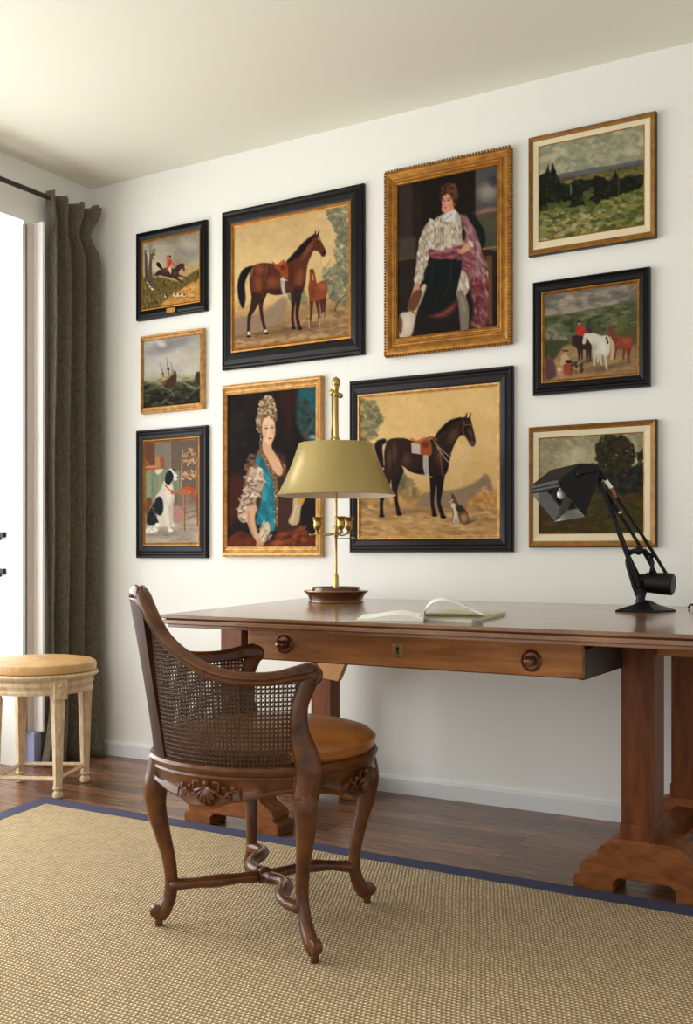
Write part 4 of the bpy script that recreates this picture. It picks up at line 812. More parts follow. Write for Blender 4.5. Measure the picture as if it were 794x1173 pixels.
def art_gentleman():
    c = Canvas([(110, 280), (607, 168), (610, 965), (115, 1035)], 176, 262, 8)
    c.grad([(0, (32, 24, 20)), (.5, (38, 29, 23)), (1, (26, 19, 15))]); c.noise(140, 8, 1)
    c.poly(R4(110, 250, 185, 620), (48, 40, 33), 8, curve=False); c.poly([(110, 545), (200, 530), (200, 640), (110, 655)], (66, 54, 44), 6, curve=False); c.line([(110, 648), (240, 628)], 5, (84, 70, 54)); c.poly(R4(230, 200, 495, 470), (27, 20, 16), 10, curve=False)
    c.poly([(497, 180), (615, 150), (615, 600), (540, 580), (500, 480)], (76, 74, 72), 4, curve=False); c.ell(560, 300, 46, 40, (140, 132, 124), -20, soft=24); c.ell(590, 240, 30, 30, (60, 60, 64), 0, soft=14); c.ell(560, 395, 56, 14, (142, 104, 88), -10, soft=8); c.poly([(500, 430), (610, 400), (610, 520), (520, 500)], (76, 72, 54), 8); c.poly([(520, 510), (610, 500), (610, 560), (540, 570)], (66, 66, 54), 6); c.line([(535, 585), (610, 572)], 9, (132, 98, 58)); c.poly([(548, 620), (582, 615), (585, 960), (560, 965)], (92, 64, 40), 5, curve=False); c.line([(558, 700), (558, 740)], 9, (170, 160, 140))
    # cloak
    c.poly([(420, 400), (450, 396), (500, 430), (540, 490), (548, 560), (520, 580), (490, 540)], (20, 24, 20), 5); cl = [(425, 420), (460, 440), (500, 500), (530, 600), (556, 720), (560, 850), (550, 970), (480, 960), (470, 800), (440, 700), (440, 560), (452, 520)]
    c.poly(cl, (128, 88, 90), 6); c.dabs(cl, 170, 9, [(168, 134, 132), (98, 56, 60), (150, 112, 112), (120, 66, 70), (180, 150, 146)], 3, (55, 95), .55); c.dabs([(470, 740), (560, 720), (560, 960), (480, 960)], 70, 9, [(96, 34, 40), (124, 50, 54), (80, 28, 34)], 2.4, (50, 100), .6)
    # legs and breeches
    c.poly([(215, 780), (300, 680), (430, 650), (470, 760), (470, 960), (180, 1020)], (28, 20, 18), 8)
    c.poly([(395, 700), (440, 690), (465, 740), (462, 800), (430, 822), (400, 790)], (196, 180, 160), 5); c.dabs(R4(400, 700, 462, 820), 22, 8, [(226, 214, 196), (150, 130, 116)], 2.5, (60, 110), .6); c.line([(425, 810), (442, 880), (446, 990)], [38, 50, 40], (118, 108, 94), 5); c.line([(430, 830), (446, 890)], 12, (156, 146, 128), 6, .6)
    c.line([(275, 925), (335, 915), (380, 885), (408, 850)], [8, 30, 30, 10], (92, 44, 38), 9); c.line([(300, 925), (350, 905), (395, 868)], [4, 9, 4], (134, 76, 62), 6, .7)
    c.poly([(262, 630), (330, 620), (425, 612), (435, 650), (420, 740), (390, 840), (310, 900), (260, 915), (225, 880), (240, 780), (250, 700)], (15, 20, 19), 5); c.line([(380, 650), (372, 760), (340, 830)], [6, 10, 6], (34, 44, 42), 6, .8); c.line([(290, 660), (280, 780)], [6, 8], (28, 36, 36), 6, .8)
    # doublet
    tb_ = [(335, 415), (390, 395), (425, 430), (430, 520), (430, 590), (350, 600), (275, 600), (270, 520), (280, 460)]
    c.poly(tb_, (172, 160, 142), 5); c.dabs(tb_, 130, 7, [(206, 198, 180), (136, 122, 104), (190, 180, 160), (112, 98, 84), (224, 216, 200)], 2.2, (60, 120), .6)
    sl = [(275, 445), (288, 480), (276, 560), (262, 640), (240, 720), (222, 765), (198, 760), (205, 660), (215, 580), (235, 500)]
    c.poly(sl, (164, 152, 134), 4); c.dabs(sl, 80, 7, [(200, 190, 172), (126, 112, 96), (220, 212, 196)], 2.2, (60, 120), .6); [c.line([(300+q*14, 480), (296+q*14, 570)], 3, (104, 92, 78), a=.6) for q in range(4)]
    [c.ell(364, 470+q*18, 4.5, 4.5, (214, 190, 140)) for q in range(7)]; c.ell(280, 452, 16, 10, (190, 180, 160), 40)
    c.poly([(345, 420), (380, 385), (402, 400), (390, 440), (360, 455), (345, 445)], (206, 202, 196), 4); c.line([(350, 440), (380, 415)], 7, (150, 146, 144), a=.7)
    c.poly([(270, 590), (340, 605), (400, 575), (430, 570), (430, 605), (370, 635), (300, 640), (272, 625)], (116, 60, 70), 5); c.dabs(R4(275, 590, 430, 635), 34, 7, [(160, 96, 104), (84, 38, 48)], 3, (-25, 5), .6); c.poly([(440, 600), (480, 605), (500, 650), (480, 690), (440, 700), (430, 660)], (124, 66, 72), 6); c.dabs(R4(438, 620, 495, 690), 14, 7, [(166, 110, 112), (90, 40, 48)], 2.4, (20, 50), .6)
    c.line([(478, 560), (450, 585), (430, 600)], [26, 30, 22], (196, 144, 112), 4); [c.line([(436, 594+q*6), (412, 590+q*7)], [9, 6], (184, 130, 100)) for q in range(3)]; c.line([(470, 548), (484, 572)], 8, (210, 206, 196))
    c.line([(210, 770), (204, 800), (196, 830)], [26, 34, 22], (188, 134, 104), 4); [c.line([(186+q*11, 815), (176+q*12, 850)], [9, 6], (172, 116, 88)) for q in range(4)]
    # dog
    c.poly([(240, 768), (255, 775), (235, 840), (210, 900), (190, 1000), (170, 1030), (120, 1030), (125, 920), (165, 905), (185, 880), (215, 810)], (188, 176, 150), 5); c.poly([(200, 800), (235, 800), (220, 860), (195, 900), (165, 890), (170, 850)], (96, 58, 36), 5); c.line([(165, 890), (205, 915)], 9, (122, 92, 48)); c.poly([(118, 930), (140, 950), (132, 1010), (116, 1000)], (110, 62, 42), 5); c.ell(160, 960, 20, 40, (214, 206, 188), 0, soft=12, a=.7)
    # head
    c.poly([(330, 340), (345, 312), (372, 312), (388, 345), (390, 385), (372, 402), (345, 408), (330, 395), (332, 372)], (206, 148, 118), 4); c.ell(376, 372, 11, 14, (206, 116, 92), 0, soft=7, a=.7); c.ell(340, 398, 10, 6, (190, 126, 100), a=.7)
    c.ell(341, 349, 6, 2.8, (60, 38, 30)); c.ell(363, 347, 7, 3, (60, 38, 30)); c.line([(334, 340), (346, 338)], 3, (70, 44, 32)); c.line([(357, 337), (371, 339)], 3, (70, 44, 32)); c.line([(348, 348), (341, 368), (348, 372)], 3, (168, 108, 84)); c.ell(347, 383, 8, 3, (164, 66, 58))
    hp = [(320, 340), (322, 300), (340, 268), (370, 256), (400, 275), (410, 310), (405, 350), (396, 385), (388, 360), (376, 322), (350, 312), (334, 325), (330, 345)]
    c.poly(hp, (62, 36, 24), 5); c.dabs(hp, 60, 7, [(92, 56, 36), (44, 24, 18), (112, 70, 44)], 1.5, a=.6); c.noise(14, 6, 5); return c
def art_saddled():
    c = Canvas([(103, 218), (683, 150), (683, 768), (105, 808)], 216, 228, 9)
    c.grad([(0, (214, 178, 116)), (.4, (224, 188, 126)), (.68, (214, 176, 116)), (.78, (190, 146, 92)), (1, (176, 134, 84))]); c.noise(170, 14, 1); c.noise(24, 8, 2)
    c.poly([(100, 660), (300, 660), (500, 640), (690, 640), (690, 780), (100, 815)], (184, 142, 90), 14); c.dabs([(100, 670), (690, 640), (690, 770), (100, 805)], 280, 7, [(202, 162, 108), (160, 120, 74), (190, 146, 92), (214, 178, 126), (142, 106, 66)], 3.2, (-8, 8), .6)
    c.dabs([(105, 225), (160, 230), (200, 310), (150, 400), (105, 400)], 160, 9, [(112, 108, 78), (138, 130, 94), (90, 88, 64), (160, 146, 104)], 1.8, a=.6); c.dabs([(270, 520), (330, 560), (350, 640), (280, 650)], 90, 9, [(116, 110, 80), (144, 128, 88), (96, 90, 66)], 1.8, a=.6); c.dabs(R4(108, 600, 360, 680), 90, 9, [(176, 128, 70), (120, 102, 62), (200, 150, 84), (146, 112, 66)], 2, a=.5); c.dabs(R4(560, 590, 682, 660), 70, 9, [(190, 130, 70), (206, 160, 90), (150, 112, 66)], 2, a=.5)
    for x, y in ((380, 620), (455, 598), (365, 655), (540, 610), (640, 580), (600, 625)): c.line([(x-14, y), (x+14, y)], 6, (190, 120, 80), a=.7)
    c.poly([(355, 668), (358, 630), (380, 608), (440, 598), (500, 590), (560, 570), (610, 540), (625, 522), (640, 520), (655, 545), (664, 580), (648, 588), (630, 570), (600, 600), (560, 632), (540, 660)], (140, 118, 96), 6, .92); c.ell(630, 545, 18, 10, (140, 118, 96), 0)
    c.ell(320, 690, 180, 12, (122, 90, 60), -6, soft=12, a=.75); c.ell(560, 715, 70, 8, (126, 92, 60), -4, soft=8, a=.7)
    Bk = (44, 28, 22); DD = (28, 20, 20)
    c.line([(205, 395), (182, 415), (186, 470), (200, 500)], [20, 34, 34, 20], (18, 14, 14), 4)
    c.line([(215, 540), (212, 600), (196, 650), (196, 712)], [50, 26, 16, 16], DD, 2.5); c.line([(262, 520), (252, 590), (258, 650), (270, 700)], [56, 28, 17, 18], (34, 22, 20), 2.5); c.line([(418, 510), (414, 590), (412, 650), (420, 696)], [40, 22, 15, 17], (32, 22, 20), 2.5); c.line([(446, 510), (442, 600), (440, 650), (456, 702)], [44, 24, 16, 18], DD, 2.5)
    m = c.poly([(556, 284), (572, 290), (580, 320), (590, 360), (592, 390), (582, 404), (568, 396), (552, 366), (536, 358), (520, 372), (500, 410), (486, 460), (476, 510), (460, 530), (420, 534), (370, 532), (320, 522), (280, 498), (268, 530), (240, 560), (216, 550), (204, 500), (206, 440), (214, 402), (238, 384), (290, 380), (340, 392), (400, 382), (430, 362), (460, 326), (500, 298), (530, 284)], Bk, 2.5)
    for x, y in ((196, 716), (272, 704), (421, 700), (458, 706)): c.ell(x, y, 12, 7, (14, 11, 12))
    horse_shade(c, m, [(250, 440, 12, 50, 0), (300, 470, 26, 30, 0), (440, 450, 20, 40, 0), (500, 360, 20, 40, 35), (228, 470, 12, 50, 0), (572, 350, 8, 30, -15)], [(360, 524, 70, 14, 0, (18, 12, 10)), (280, 450, 10, 50, 0, (26, 16, 14)), (470, 500, 14, 30, 0, (22, 14, 12)), (400, 480, 12, 50, 0, (26, 16, 14)), (540, 330, 14, 30, 0, (24, 16, 14))], (112, 72, 50))
    c.line([(528, 288), (490, 305), (455, 335), (428, 365)], [10, 18, 16, 8], (18, 12, 12), 3); c.line([(550, 290), (557, 264)], [10, 3], DD); c.line([(566, 292), (572, 264)], [10, 3], DD); c.line([(214, 408), (204, 440), (206, 500)], 3, (206, 180, 140), a=.9)
    c.line([(545, 300), (540, 345), (570, 392)], 3.5, (150, 84, 50)); c.line([(548, 316), (578, 312)], 3.5, (150, 84, 50)); c.ell(560, 320, 4, 4, (8, 6, 6)); c.ell(578, 392, 11, 12, (80, 76, 80), soft=5, a=.8)
    for P in ([(568, 398), (540, 440), (500, 456), (470, 440), (420, 395)], [(574, 402), (550, 460), (510, 482), (475, 470), (430, 410)], [(560, 395), (530, 430), (490, 436)]): c.line(P, 2.6, (214, 200, 170))
    c.line([(412, 380), (440, 420), (456, 540)], 2.5, (150, 110, 76)); c.line([(385, 380), (410, 372), (430, 384)], 7, (120, 60, 34))
    c.poly([(322, 398), (362, 402), (362, 446), (324, 442)], (190, 174, 160), 2, curve=False); c.poly([(320, 378), (346, 388), (368, 378), (386, 374), (402, 386), (410, 420), (408, 444), (384, 460), (362, 444), (358, 404), (330, 396)], (150, 76, 36), 2); c.ell(384, 404, 16, 14, (112, 50, 24)); c.line([(324, 382), (350, 392), (384, 376)], 4, (196, 120, 66)); c.line([(384, 458), (384, 500), (390, 530)], [22, 22, 18], (178, 170, 162)); c.line([(384, 460), (386, 528)], 3, (140, 132, 126), a=.7); c.line([(376, 530), (410, 540)], 3, (200, 190, 170))
    c.poly([(488, 640), (494, 620), (500, 608), (512, 626), (520, 645), (544, 660), (562, 690), (566, 720), (552, 732), (532, 726), (520, 700), (510, 690), (506, 726), (497, 728), (498, 680)], (96, 68, 50), 2.5); c.line([(500, 655), (508, 680), (502, 726)], [20, 12, 7], (216, 204, 180)); c.line([(512, 680), (520, 722)], [10, 7], (200, 186, 160)); c.line([(495, 632), (490, 642)], 8, (190, 170, 140)); c.ell(545, 705, 14, 18, (170, 124, 84), soft=6); c.ell(528, 668, 18, 12, (52, 40, 36), 30, soft=5); c.line([(497, 622), (495, 606)], [7, 3], (60, 40, 30)); c.line([(560, 728), (585, 714)], 5, (90, 66, 48))
    for q in range(9): c.line([(120+q*9, 770-(q % 3)*3), (126+q*9, 776)], 2.5, (110, 80, 52), a=.7)
    c.noise(10, 7, 5); return c
def art_valley():
    c = Canvas([(107, 233), (573, 127), (577, 568), (110, 652)], 176, 176, 10)
    c.grad([(0, (132, 134, 108)), (.25, (158, 156, 128)), (.42, (150, 150, 126)), (.48, (112, 112, 88)), (.6, (60, 66, 34)), (.75, (104, 108, 52)), (1, (92, 98, 44))])
    sk = [(107, 233), (573, 127), (573, 270), (107, 355)]
    c.dabs(sk, 380, 11, [(176, 172, 142), (150, 150, 124), (128, 132, 112), (190, 184, 150), (140, 140, 112), (164, 160, 130)], 2.2, (-60, 40), .55)
    c.poly([(180, 356), (300, 330), (350, 318), (440, 306), (575, 278), (575, 330), (180, 380)], (92, 98, 102), 4); c.poly([(190, 368), (330, 348), (575, 296), (575, 350), (400, 380), (200, 400)], (92, 74, 56), 5); c.dabs([(190, 372), (575, 305), (575, 345), (200, 400)], 110, 8, [(118, 96, 60), (84, 66, 56), (104, 108, 60), (66, 62, 50)], 2.6, (-20, -5), .7)
    c.dabs([(200, 390), (400, 345), (575, 320), (575, 370), (200, 410)], 60, 8, [(100, 104, 48), (120, 118, 60), (70, 74, 40)], 2.4, (-25, 0), .7)
    T = [(108, 360), (120, 352), (135, 345), (147, 308), (156, 345), (168, 300), (184, 350), (196, 372), (206, 392), (240, 398), (262, 380), (300, 376), (340, 372), (372, 360), (400, 366), (420, 378), (438, 366), (446, 326), (456, 366), (470, 372), (500, 352), (530, 356), (552, 348), (573, 350), (573, 400), (480, 440), (330, 490), (230, 500), (108, 510)]
    c.poly(T, (26, 30, 20), 4, curve=False); c.dabs(T, 150, 9, [(20, 24, 17), (36, 42, 24), (46, 54, 28), (28, 30, 22)], 1.6, a=.7); c.dabs([(310, 420), (345, 420), (350, 490), (315, 490)], 16, 10, [(88, 96, 48), (70, 80, 40)]); c.dabs([(140, 470), (250, 470), (240, 510), (120, 520)], 30, 10, [(66, 74, 36), (84, 92, 48)]); c.line([(248, 398), (250, 440)], 7, (92, 110, 96), a=.8); c.line([(464, 380), (462, 440)], 3, (110, 112, 100), a=.7)
    F_ = [(108, 520), (230, 505), (340, 490), (480, 440), (573, 400), (577, 568), (110, 652)]
    c.dabs(F_, 520, 9, [(112, 116, 56), (86, 94, 40), (138, 132, 76), (152, 128, 70), (72, 84, 36), (166, 160, 118), (120, 128, 60), (96, 104, 62), (60, 70, 34)], 2.4, (-50, 20), .7); c.dabs([(110, 560), (300, 540), (400, 500), (380, 600), (110, 650)], 70, 6, [(176, 172, 142), (150, 146, 116), (170, 130, 76)], 2, (-30, 10), .7); c.noise(12, 10, 5); return c
def art_meet():
    c = Canvas([(130, 190), (543, 130), (547, 530), (133, 570)], 156, 160, 11)
    c.grad([(0, (112, 108, 98)), (.12, (134, 126, 112)), (.24, (150, 138, 118)), (.27, (88, 90, 66)), (.5, (78, 80, 52)), (.62, (98, 86, 60)), (.75, (140, 112, 78)), (1, (138, 110, 76))])
    c.dabs([(130, 190), (543, 130), (543, 205), (130, 275)], 140, 14, [(104, 102, 96), (138, 130, 118), (166, 150, 128), (92, 90, 86), (150, 138, 120)], 2.2, (-30, 10), .6); c.ell(245, 200, 20, 12, (176, 158, 130), 30, soft=10)
    c.poly([(128, 290), (250, 270), (400, 238), (546, 212), (546, 330), (128, 380)], (84, 90, 62), 5); c.dabs([(128, 290), (400, 245), (546, 222), (546, 330), (128, 370)], 240, 8, [(70, 78, 52), (104, 108, 78), (56, 64, 42), (120, 118, 86), (86, 92, 60)], 3, (-20, 0), .65)
    c.dabs([(220, 300), (380, 300), (380, 350), (240, 350)], 60, 9, [(54, 60, 38), (72, 80, 50)], 1.5); c.dabs([(460, 290), (510, 270), (510, 350), (460, 350)], 40, 11, [(92, 96, 52), (70, 76, 40)], 1.5); c.dabs([(135, 340), (220, 340), (220, 390), (135, 390)], 30, 9, [(138, 128, 110), (90, 90, 70), (110, 106, 86)], 2)
    c.poly([(132, 400), (240, 395), (200, 470), (134, 470)], (62, 64, 42), 6); c.poly([(230, 410), (330, 430), (546, 480), (546, 530), (133, 565), (133, 510), (180, 470)], (148, 120, 84), 8); c.poly([(430, 380), (546, 330), (546, 400), (430, 430)], (84, 76, 52), 6); c.dabs([(133, 520), (250, 430), (546, 470), (546, 530), (133, 568)], 110, 8, [(166, 136, 98), (128, 100, 70), (152, 122, 84)], 3, (-20, 5), .55)
    c.ell(430, 505, 80, 9, (96, 76, 56), -12, soft=8, a=.8); c.ell(310, 485, 60, 7, (92, 72, 54), -10, soft=8, a=.8)
    dk = (50, 34, 32); ch_ = (136, 66, 44)
    for a_, b_ in (((452, 400), (446, 470)), ((500, 400), (510, 482)), ((490, 400), (484, 470)), ((520, 390), (506, 470))): c.line([a_, b_], [16, 7], (112, 54, 38))
    c.poly([(420, 350), (440, 352), (470, 372), (510, 372), (524, 390), (520, 420), (480, 422), (444, 414), (436, 380)], ch_, 3); c.line([(448, 385), (430, 345), (424, 330)], [26, 16, 12], (120, 58, 42)); c.ell(424, 340, 9, 12, (116, 56, 42)); c.ell(495, 390, 18, 12, (170, 84, 54), soft=6, a=.7)
    for a_, b_ in (((284, 420), (288, 480)), ((322, 420), (322, 486)), ((334, 420), (336, 480)), ((296, 420), (300, 470))): c.line([a_, b_], [15, 7], dk)
    c.poly([(255, 385), (272, 366), (310, 372), (350, 376), (355, 420), (300, 430), (270, 420)], dk, 3); c.line([(268, 396), (262, 376), (258, 410)], [16, 14, 10], dk); c.line([(322, 330), (335, 350), (350, 380)], [14, 14, 20], (66, 46, 40))
    Wh = (206, 200, 184)
    for a_, b_ in (((355, 440), (354, 498)), ((378, 440), (386, 494)), ((400, 430), (410, 516)), ((372, 450), (370, 486))): c.line([a_, b_], [20, 8], (186, 178, 160))
    m = c.poly([(330, 362), (350, 356), (385, 368), (410, 366), (424, 384), (424, 430), (412, 458), (385, 450), (352, 446), (342, 410), (330, 392)], Wh, 3); c.line([(345, 385), (318, 366), (306, 400)], [30, 20, 10], Wh); c.ell(310, 392, 7, 14, (196, 188, 172), 10); c.line([(424, 376), (436, 420), (432, 470)], [10, 20, 12], (188, 164, 128)); c.line([(408, 376), (414, 400)], [8, 8], (40, 34, 32)); c.ell(395, 420, 12, 24, (226, 220, 206), soft=8, a=.7); c.ell(355, 420, 10, 22, (160, 150, 134), soft=7, a=.6)
    c.poly([(274, 340), (284, 322), (300, 322), (312, 340), (306, 364), (276, 366)], (178, 48, 38), 3); c.ell(286, 313, 7, 8, (172, 120, 96)); c.ell(284, 306, 8, 4, (30, 24, 26)); c.line([(298, 350), (326, 356)], 7, (166, 44, 38))
    c.poly([(204, 490), (208, 462), (222, 450), (238, 460), (246, 486), (244, 520), (206, 520)], (188, 160, 124), 3); c.ell(226, 442, 7, 8, (190, 136, 106)); c.line([(216, 436), (236, 436)], 6, (36, 28, 30)); c.poly([(216, 500), (250, 492), (256, 540), (224, 542)], (150, 66, 54), 3); c.ell(240, 484, 16, 8, (40, 32, 32)); c.poly([(140, 480), (150, 462), (165, 470), (180, 500), (184, 550), (140, 560)], (92, 62, 66), 4); c.ell(152, 464, 9, 9, (120, 66, 50)); c.poly([(185, 510), (215, 505), (214, 550), (196, 555)], (172, 130, 92), 3); c.dabs(R4(250, 480, 300, 535), 22, 7, [(56, 40, 34), (112, 76, 54), (150, 124, 96)]); c.ell(200, 520, 8, 8, (210, 190, 160)); c.noise(10, 8, 5); return c
def art_oak():
    c = Canvas([(108, 170), (573, 135), (575, 578), (110, 592)], 176, 170, 12)
    c.grad([(0, (140, 134, 104)), (.35, (152, 144, 112)), (.5, (120, 112, 80)), (.62, (66, 62, 34)), (.75, (58, 52, 26)), (1, (66, 56, 28))])
    c.dabs([(108, 170), (573, 135), (573, 330), (108, 400)], 420, 10, [(164, 156, 124), (138, 132, 106), (180, 170, 134), (126, 122, 98), (150, 142, 108)], 1.8, (0, 180), .55); c.ell(270, 250, 60, 40, (200, 190, 152), -20, soft=30, a=.7)
    c.dabs([(520, 240), (573, 220), (573, 300), (520, 300)], 24, 9, [(196, 184, 146), (170, 160, 124)])
    c.poly([(108, 400), (300, 380), (573, 340), (573, 430), (108, 450)], (58, 54, 32), 8); c.poly([(430, 310), (500, 290), (573, 290), (573, 410), (420, 410)], (32, 38, 36), 6)
    O = [(364, 240), (360, 205), (375, 175), (395, 152), (430, 146), (460, 155), (495, 158), (520, 185), (532, 215), (536, 245), (520, 275), (508, 300), (490, 330), (450, 345), (400, 345), (375, 330), (372, 280)]
    c.poly(O, (40, 38, 24), 6); c.dabs(O, 260, 9, [(32, 31, 20), (52, 48, 30), (44, 44, 28), (60, 54, 34)], 1.4, a=.75); c.dabs(O, 16, 4, [(130, 122, 92), (112, 106, 80)], 1.2); c.dabs([(550, 225), (573, 215), (573, 290), (545, 280)], 20, 8, [(40, 40, 26)]); c.line([(420, 330), (418, 410)], [24, 18], (32, 28, 20)); c.dabs([(360, 330), (573, 320), (573, 415), (340, 415)], 110, 9, [(30, 34, 28), (44, 44, 30), (56, 56, 38), (24, 28, 26)], 1.6, a=.7)
    c.dabs([(110, 420), (573, 405), (575, 578), (110, 590)], 420, 10, [(62, 54, 26), (76, 64, 32), (50, 46, 24), (88, 72, 36), (70, 48, 26), (56, 58, 28)], 2.8, (-15, 10), .6); c.dabs([(110, 380), (330, 400), (330, 440), (110, 450)], 50, 9, [(48, 46, 28), (66, 60, 36)], 2); c.noise(12, 8, 5); return c

def framed(name, label, art, outer, canvas, crop, sc, prof, parts, plate=None):
    """outer, canvas: corner points; prof: list of (part, material, [(inset, height), ...])"""
    ox, oy = crop; X = lambda p: (ox+p[0]/sc, oy+p[1]/sc)
    def rect(q, y):
        P = [on_y(*X(p), y) for p in q]
        return (P[0][0]+P[3][0])/2, (P[1][0]+P[2][0])/2, (P[2][2]+P[3][2])/2, (P[0][2]+P[1][2])/2
    hmax = max(h for _, _, pp in prof for _, h in pp); hmax *= HS; x0, _, z0, z1 = rect(outer, -hmax); x1 = rect(outer, -.2*hmax)[1]; c0, c1, d0, d1 = rect(canvas, -.011)
    cx, cz = (x0+x1)/2, (z0+z1)/2
    root = empty(name, (cx, -.0005, cz), 0, label, 'picture', None)
    ins = [c0-x0, x1-c1, d0-z0, z1-d1]                     # frame widths left, right, bottom, top
    for pn, pm, pp in prof:
        g = G(); v = []
        for t, h in pp:
            for (sx, sz) in ((0, 0), (1, 0), (1, 1), (0, 1)):
                x = x0+ins[0]*t if sx == 0 else x1-ins[1]*t; z = z0+ins[2]*t if sz == 0 else z1-ins[3]*t
                v.append((x-cx, -h*HS, z-cz))
        n = len(pp); g.add(v, [(i*4+k, i*4+(k+1) % 4, (i+1)*4+(k+1) % 4, (i+1)*4+k) for i in range(n-1) for k in range(4)])
        if pn == 'frame': g.add([(x0-cx+.004, 0, z0-cz+.004), (x1-cx-.004, 0, z0-cz+.004), (x1-cx-.004, 0, z1-cz-.004), (x0-cx+.004, 0, z1-cz-.004)], [(0, 1, 2, 3)])
        o = g.out(pn, pm, root)
        if pn == 'frame' and parts == 'rope':              # twisted rope edge
            r_ = G(); t, h = .13, .034
            for side in range(4):
                a = [(x0-cx, z0-cz), (x1-cx, z0-cz), (x1-cx, z1-cz), (x0-cx, z1-cz)]; p, q = Vector(a[side]), Vector(a[(side+1) % 4]); L_ = (q-p).length; m_ = int(L_/.012)
                for k in range(m_):
                    w_ = p+(q-p)*((k+.5)/m_); r_.ball((w_.x, -.024, w_.y), .0058, 3, (1, 1, 1))
            o2 = r_.out('rope_edge', 'ochre', o, smooth=True)
    cv = art(); me = bpy.data.meshes.new('painting'); W, Hh = cv.W, cv.H; col = np.clip(cv.C, 2, 252)/255
    lc = np.where(col <= .04045, col/12.92, ((col+.055)/1.055)**2.4)
    U, V = cv.U, cv.V; xs = (c0+(c1-c0)*U)-cx; zs = (d1+(d0-d1)*V)-cz
    # brushwork relief
    lum = lc.mean(-1); ys = -.0105-.0006*lum
    co = np.stack([xs, ys, zs], -1).reshape(-1, 3); nv = W*Hh; idx = np.arange(nv).reshape(Hh, W)
    q = np.stack([idx[:-1, :-1], idx[1:, :-1], idx[1:, 1:], idx[:-1, 1:]], -1).reshape(-1, 4)
    me.vertices.add(nv); me.vertices.foreach_set('co', co.ravel()); me.loops.add(q.size); me.loops.foreach_set('vertex_index', q.ravel().astype(np.int32)); me.polygons.add(len(q)); me.polygons.foreach_set('loop_start', (np.arange(len(q))*4).astype(np.int32))
    me.update(calc_edges=True); me.validate()
    at_ = me.color_attributes.new('paint', 'FLOAT_COLOR', 'POINT'); rgba = np.ones((nv, 4), np.float32); rgba[:, :3] = lc.reshape(-1, 3)*ART_GAIN; at_.data.foreach_set('color', rgba.ravel())
    link('painting', me, 'canvas', root)
    if plate:
        g = G(); p0 = on_y(*X(plate[0]), -.03); p1 = on_y(*X(plate[1]), -.03); g.box(p0[0]-cx, p1[0]-cx, -.028, -.020, p1[2]-cz, p0[2]-cz); g.out('name_plate', 'gold', root, bevel=.001)
    return root
ART_GAIN = .9; HS = .75
def dark_prof(m='black', gm='gold'):
    return [('frame', m, [(0, 0), (0, .022), (.06, .030), (.16, .031), (.24, .025), (.32, .0255), (.45, .030), (.70, .026), (.82, .022), (.82, .012)]), ('gilt_slip', gm, [(.80, .012), (.80, .024), (.88, .025), (.94, .019), (1.0, .016), (1.0, .010)])]
def gold_prof(m='gold'):
    return [('frame', m, [(0, 0), (0, .024), (.08, .033), (.2, .036), (.32, .034), (.55, .022), (.62, .0235), (.66, .027), (.74, .026), (.80, .021), (.86, .0215), (.90, .024), (.95, .022), (1.0, .016), (1.0, .010)])]
def liner_prof():
    return [('frame', 'ochre', [(.05, .03), (.12, .032), (.3, .026), (.42, .024), (.46, .012)]), ('outer_edge', 'darkedge', [(0, 0), (0, .026), (.05, .031), (.06, .028)]), ('linen_liner', 'liner', [(.44, .010), (.44, .021), (.5, .022), (.93, .017), (.95, .012)]), ('gilt_slip', 'gold', [(.93, .010), (.93, .018), (1, .0165), (1, .010)])]
framed('framed_painting', 'small black framed painting of a red coated rider jumping, top of the left column', art_huntsman, [(110, 280), (712, 137), (705, 893), (113, 1003)], [(172, 358), (640, 255), (638, 815), (175, 902)], (140, 230), 7.218, dark_prof(), '', ((362, 888), (436, 916)))
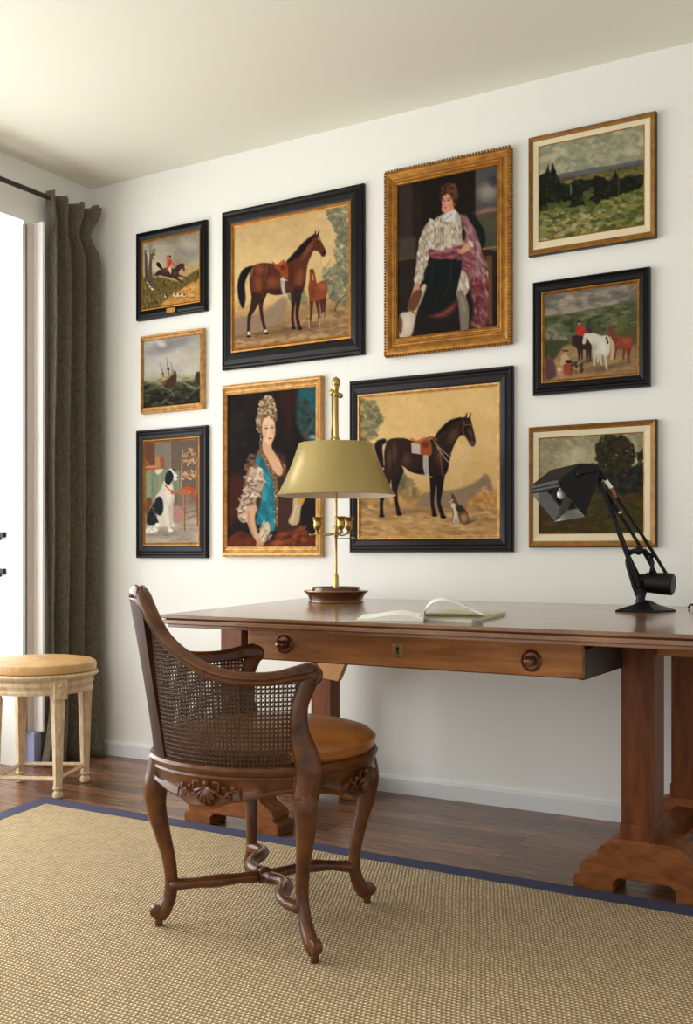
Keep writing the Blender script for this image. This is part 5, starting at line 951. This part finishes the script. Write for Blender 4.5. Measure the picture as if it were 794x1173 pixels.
framed('framed_painting', 'small gilt framed painting of a ship on a dark stormy sea', art_ship, [(115, 160), (680, 65), (680, 765), (120, 835)], [(150, 208), (643, 128), (640, 722), (150, 780)], (145, 365), 7.56, gold_prof('gold2'), '')
framed('framed_painting', 'dark framed painting of a seated black and white dog beside a chair', art_spaniel, [(70, 98), (650, 38), (650, 1090), (72, 1108)], [(150, 192), (570, 158), (568, 968), (150, 985)], (145, 480), 6.9, dark_prof('blackbrown'), '')
framed('framed_painting', 'large black framed painting of a brown mare with her foal', art_mare, [(55, 232), (745, 68), (745, 890), (58, 988)], [(118, 305), (668, 180), (665, 803), (120, 880)], (240, 190), 4.18, dark_prof(), '')
framed('framed_painting', 'gilt framed portrait of a lady in a blue dress with tall curled hair', art_lady, [(67, 115), (650, 38), (650, 1078), (70, 1085)], [(105, 172), (605, 110), (605, 1015), (105, 1025)], (240, 420), 4.96, gold_prof('gold2'), '')
framed('framed_painting', 'large gold framed portrait of a standing gentleman in a pale doublet with a cloak', art_gentleman, [(45, 215), (683, 63), (683, 1045), (48, 1135)], [(110, 280), (607, 168), (610, 965), (115, 1035)], (430, 150), 4.347, gold_prof('gold'), 'rope')
framed('framed_painting', 'large black framed painting of a dark saddled horse with a small sitting dog', art_saddled, [(52, 145), (750, 57), (755, 850), (57, 868)], [(103, 218), (683, 150), (683, 768), (105, 808)], (385, 400), 3.693, dark_prof('blackbrown', 'gold2'), '')
framed('framed_painting', 'gilt and cream framed landscape with dark firs and a grassy valley, top right', art_valley, [(57, 192), (632, 58), (635, 620), (60, 722)], [(107, 233), (573, 127), (577, 568), (110, 652)], (590, 110), 3.892, liner_prof(), '')
framed('framed_painting', 'black framed painting of a white horse and red coated huntsman halted in a valley', art_meet, [(75, 135), (603, 52), (607, 585), (78, 640)], [(130, 190), (543, 130), (547, 530), (133, 570)], (590, 290), 3.892, dark_prof(), '')
framed('framed_painting', 'gilt and cream framed painting of a large dark oak, behind the black lamp', art_oak, [(57, 120), (635, 72), (637, 643), (62, 657)], [(108, 170), (573, 135), (575, 578), (110, 592)], (590, 460), 3.892, liner_prof(), '')
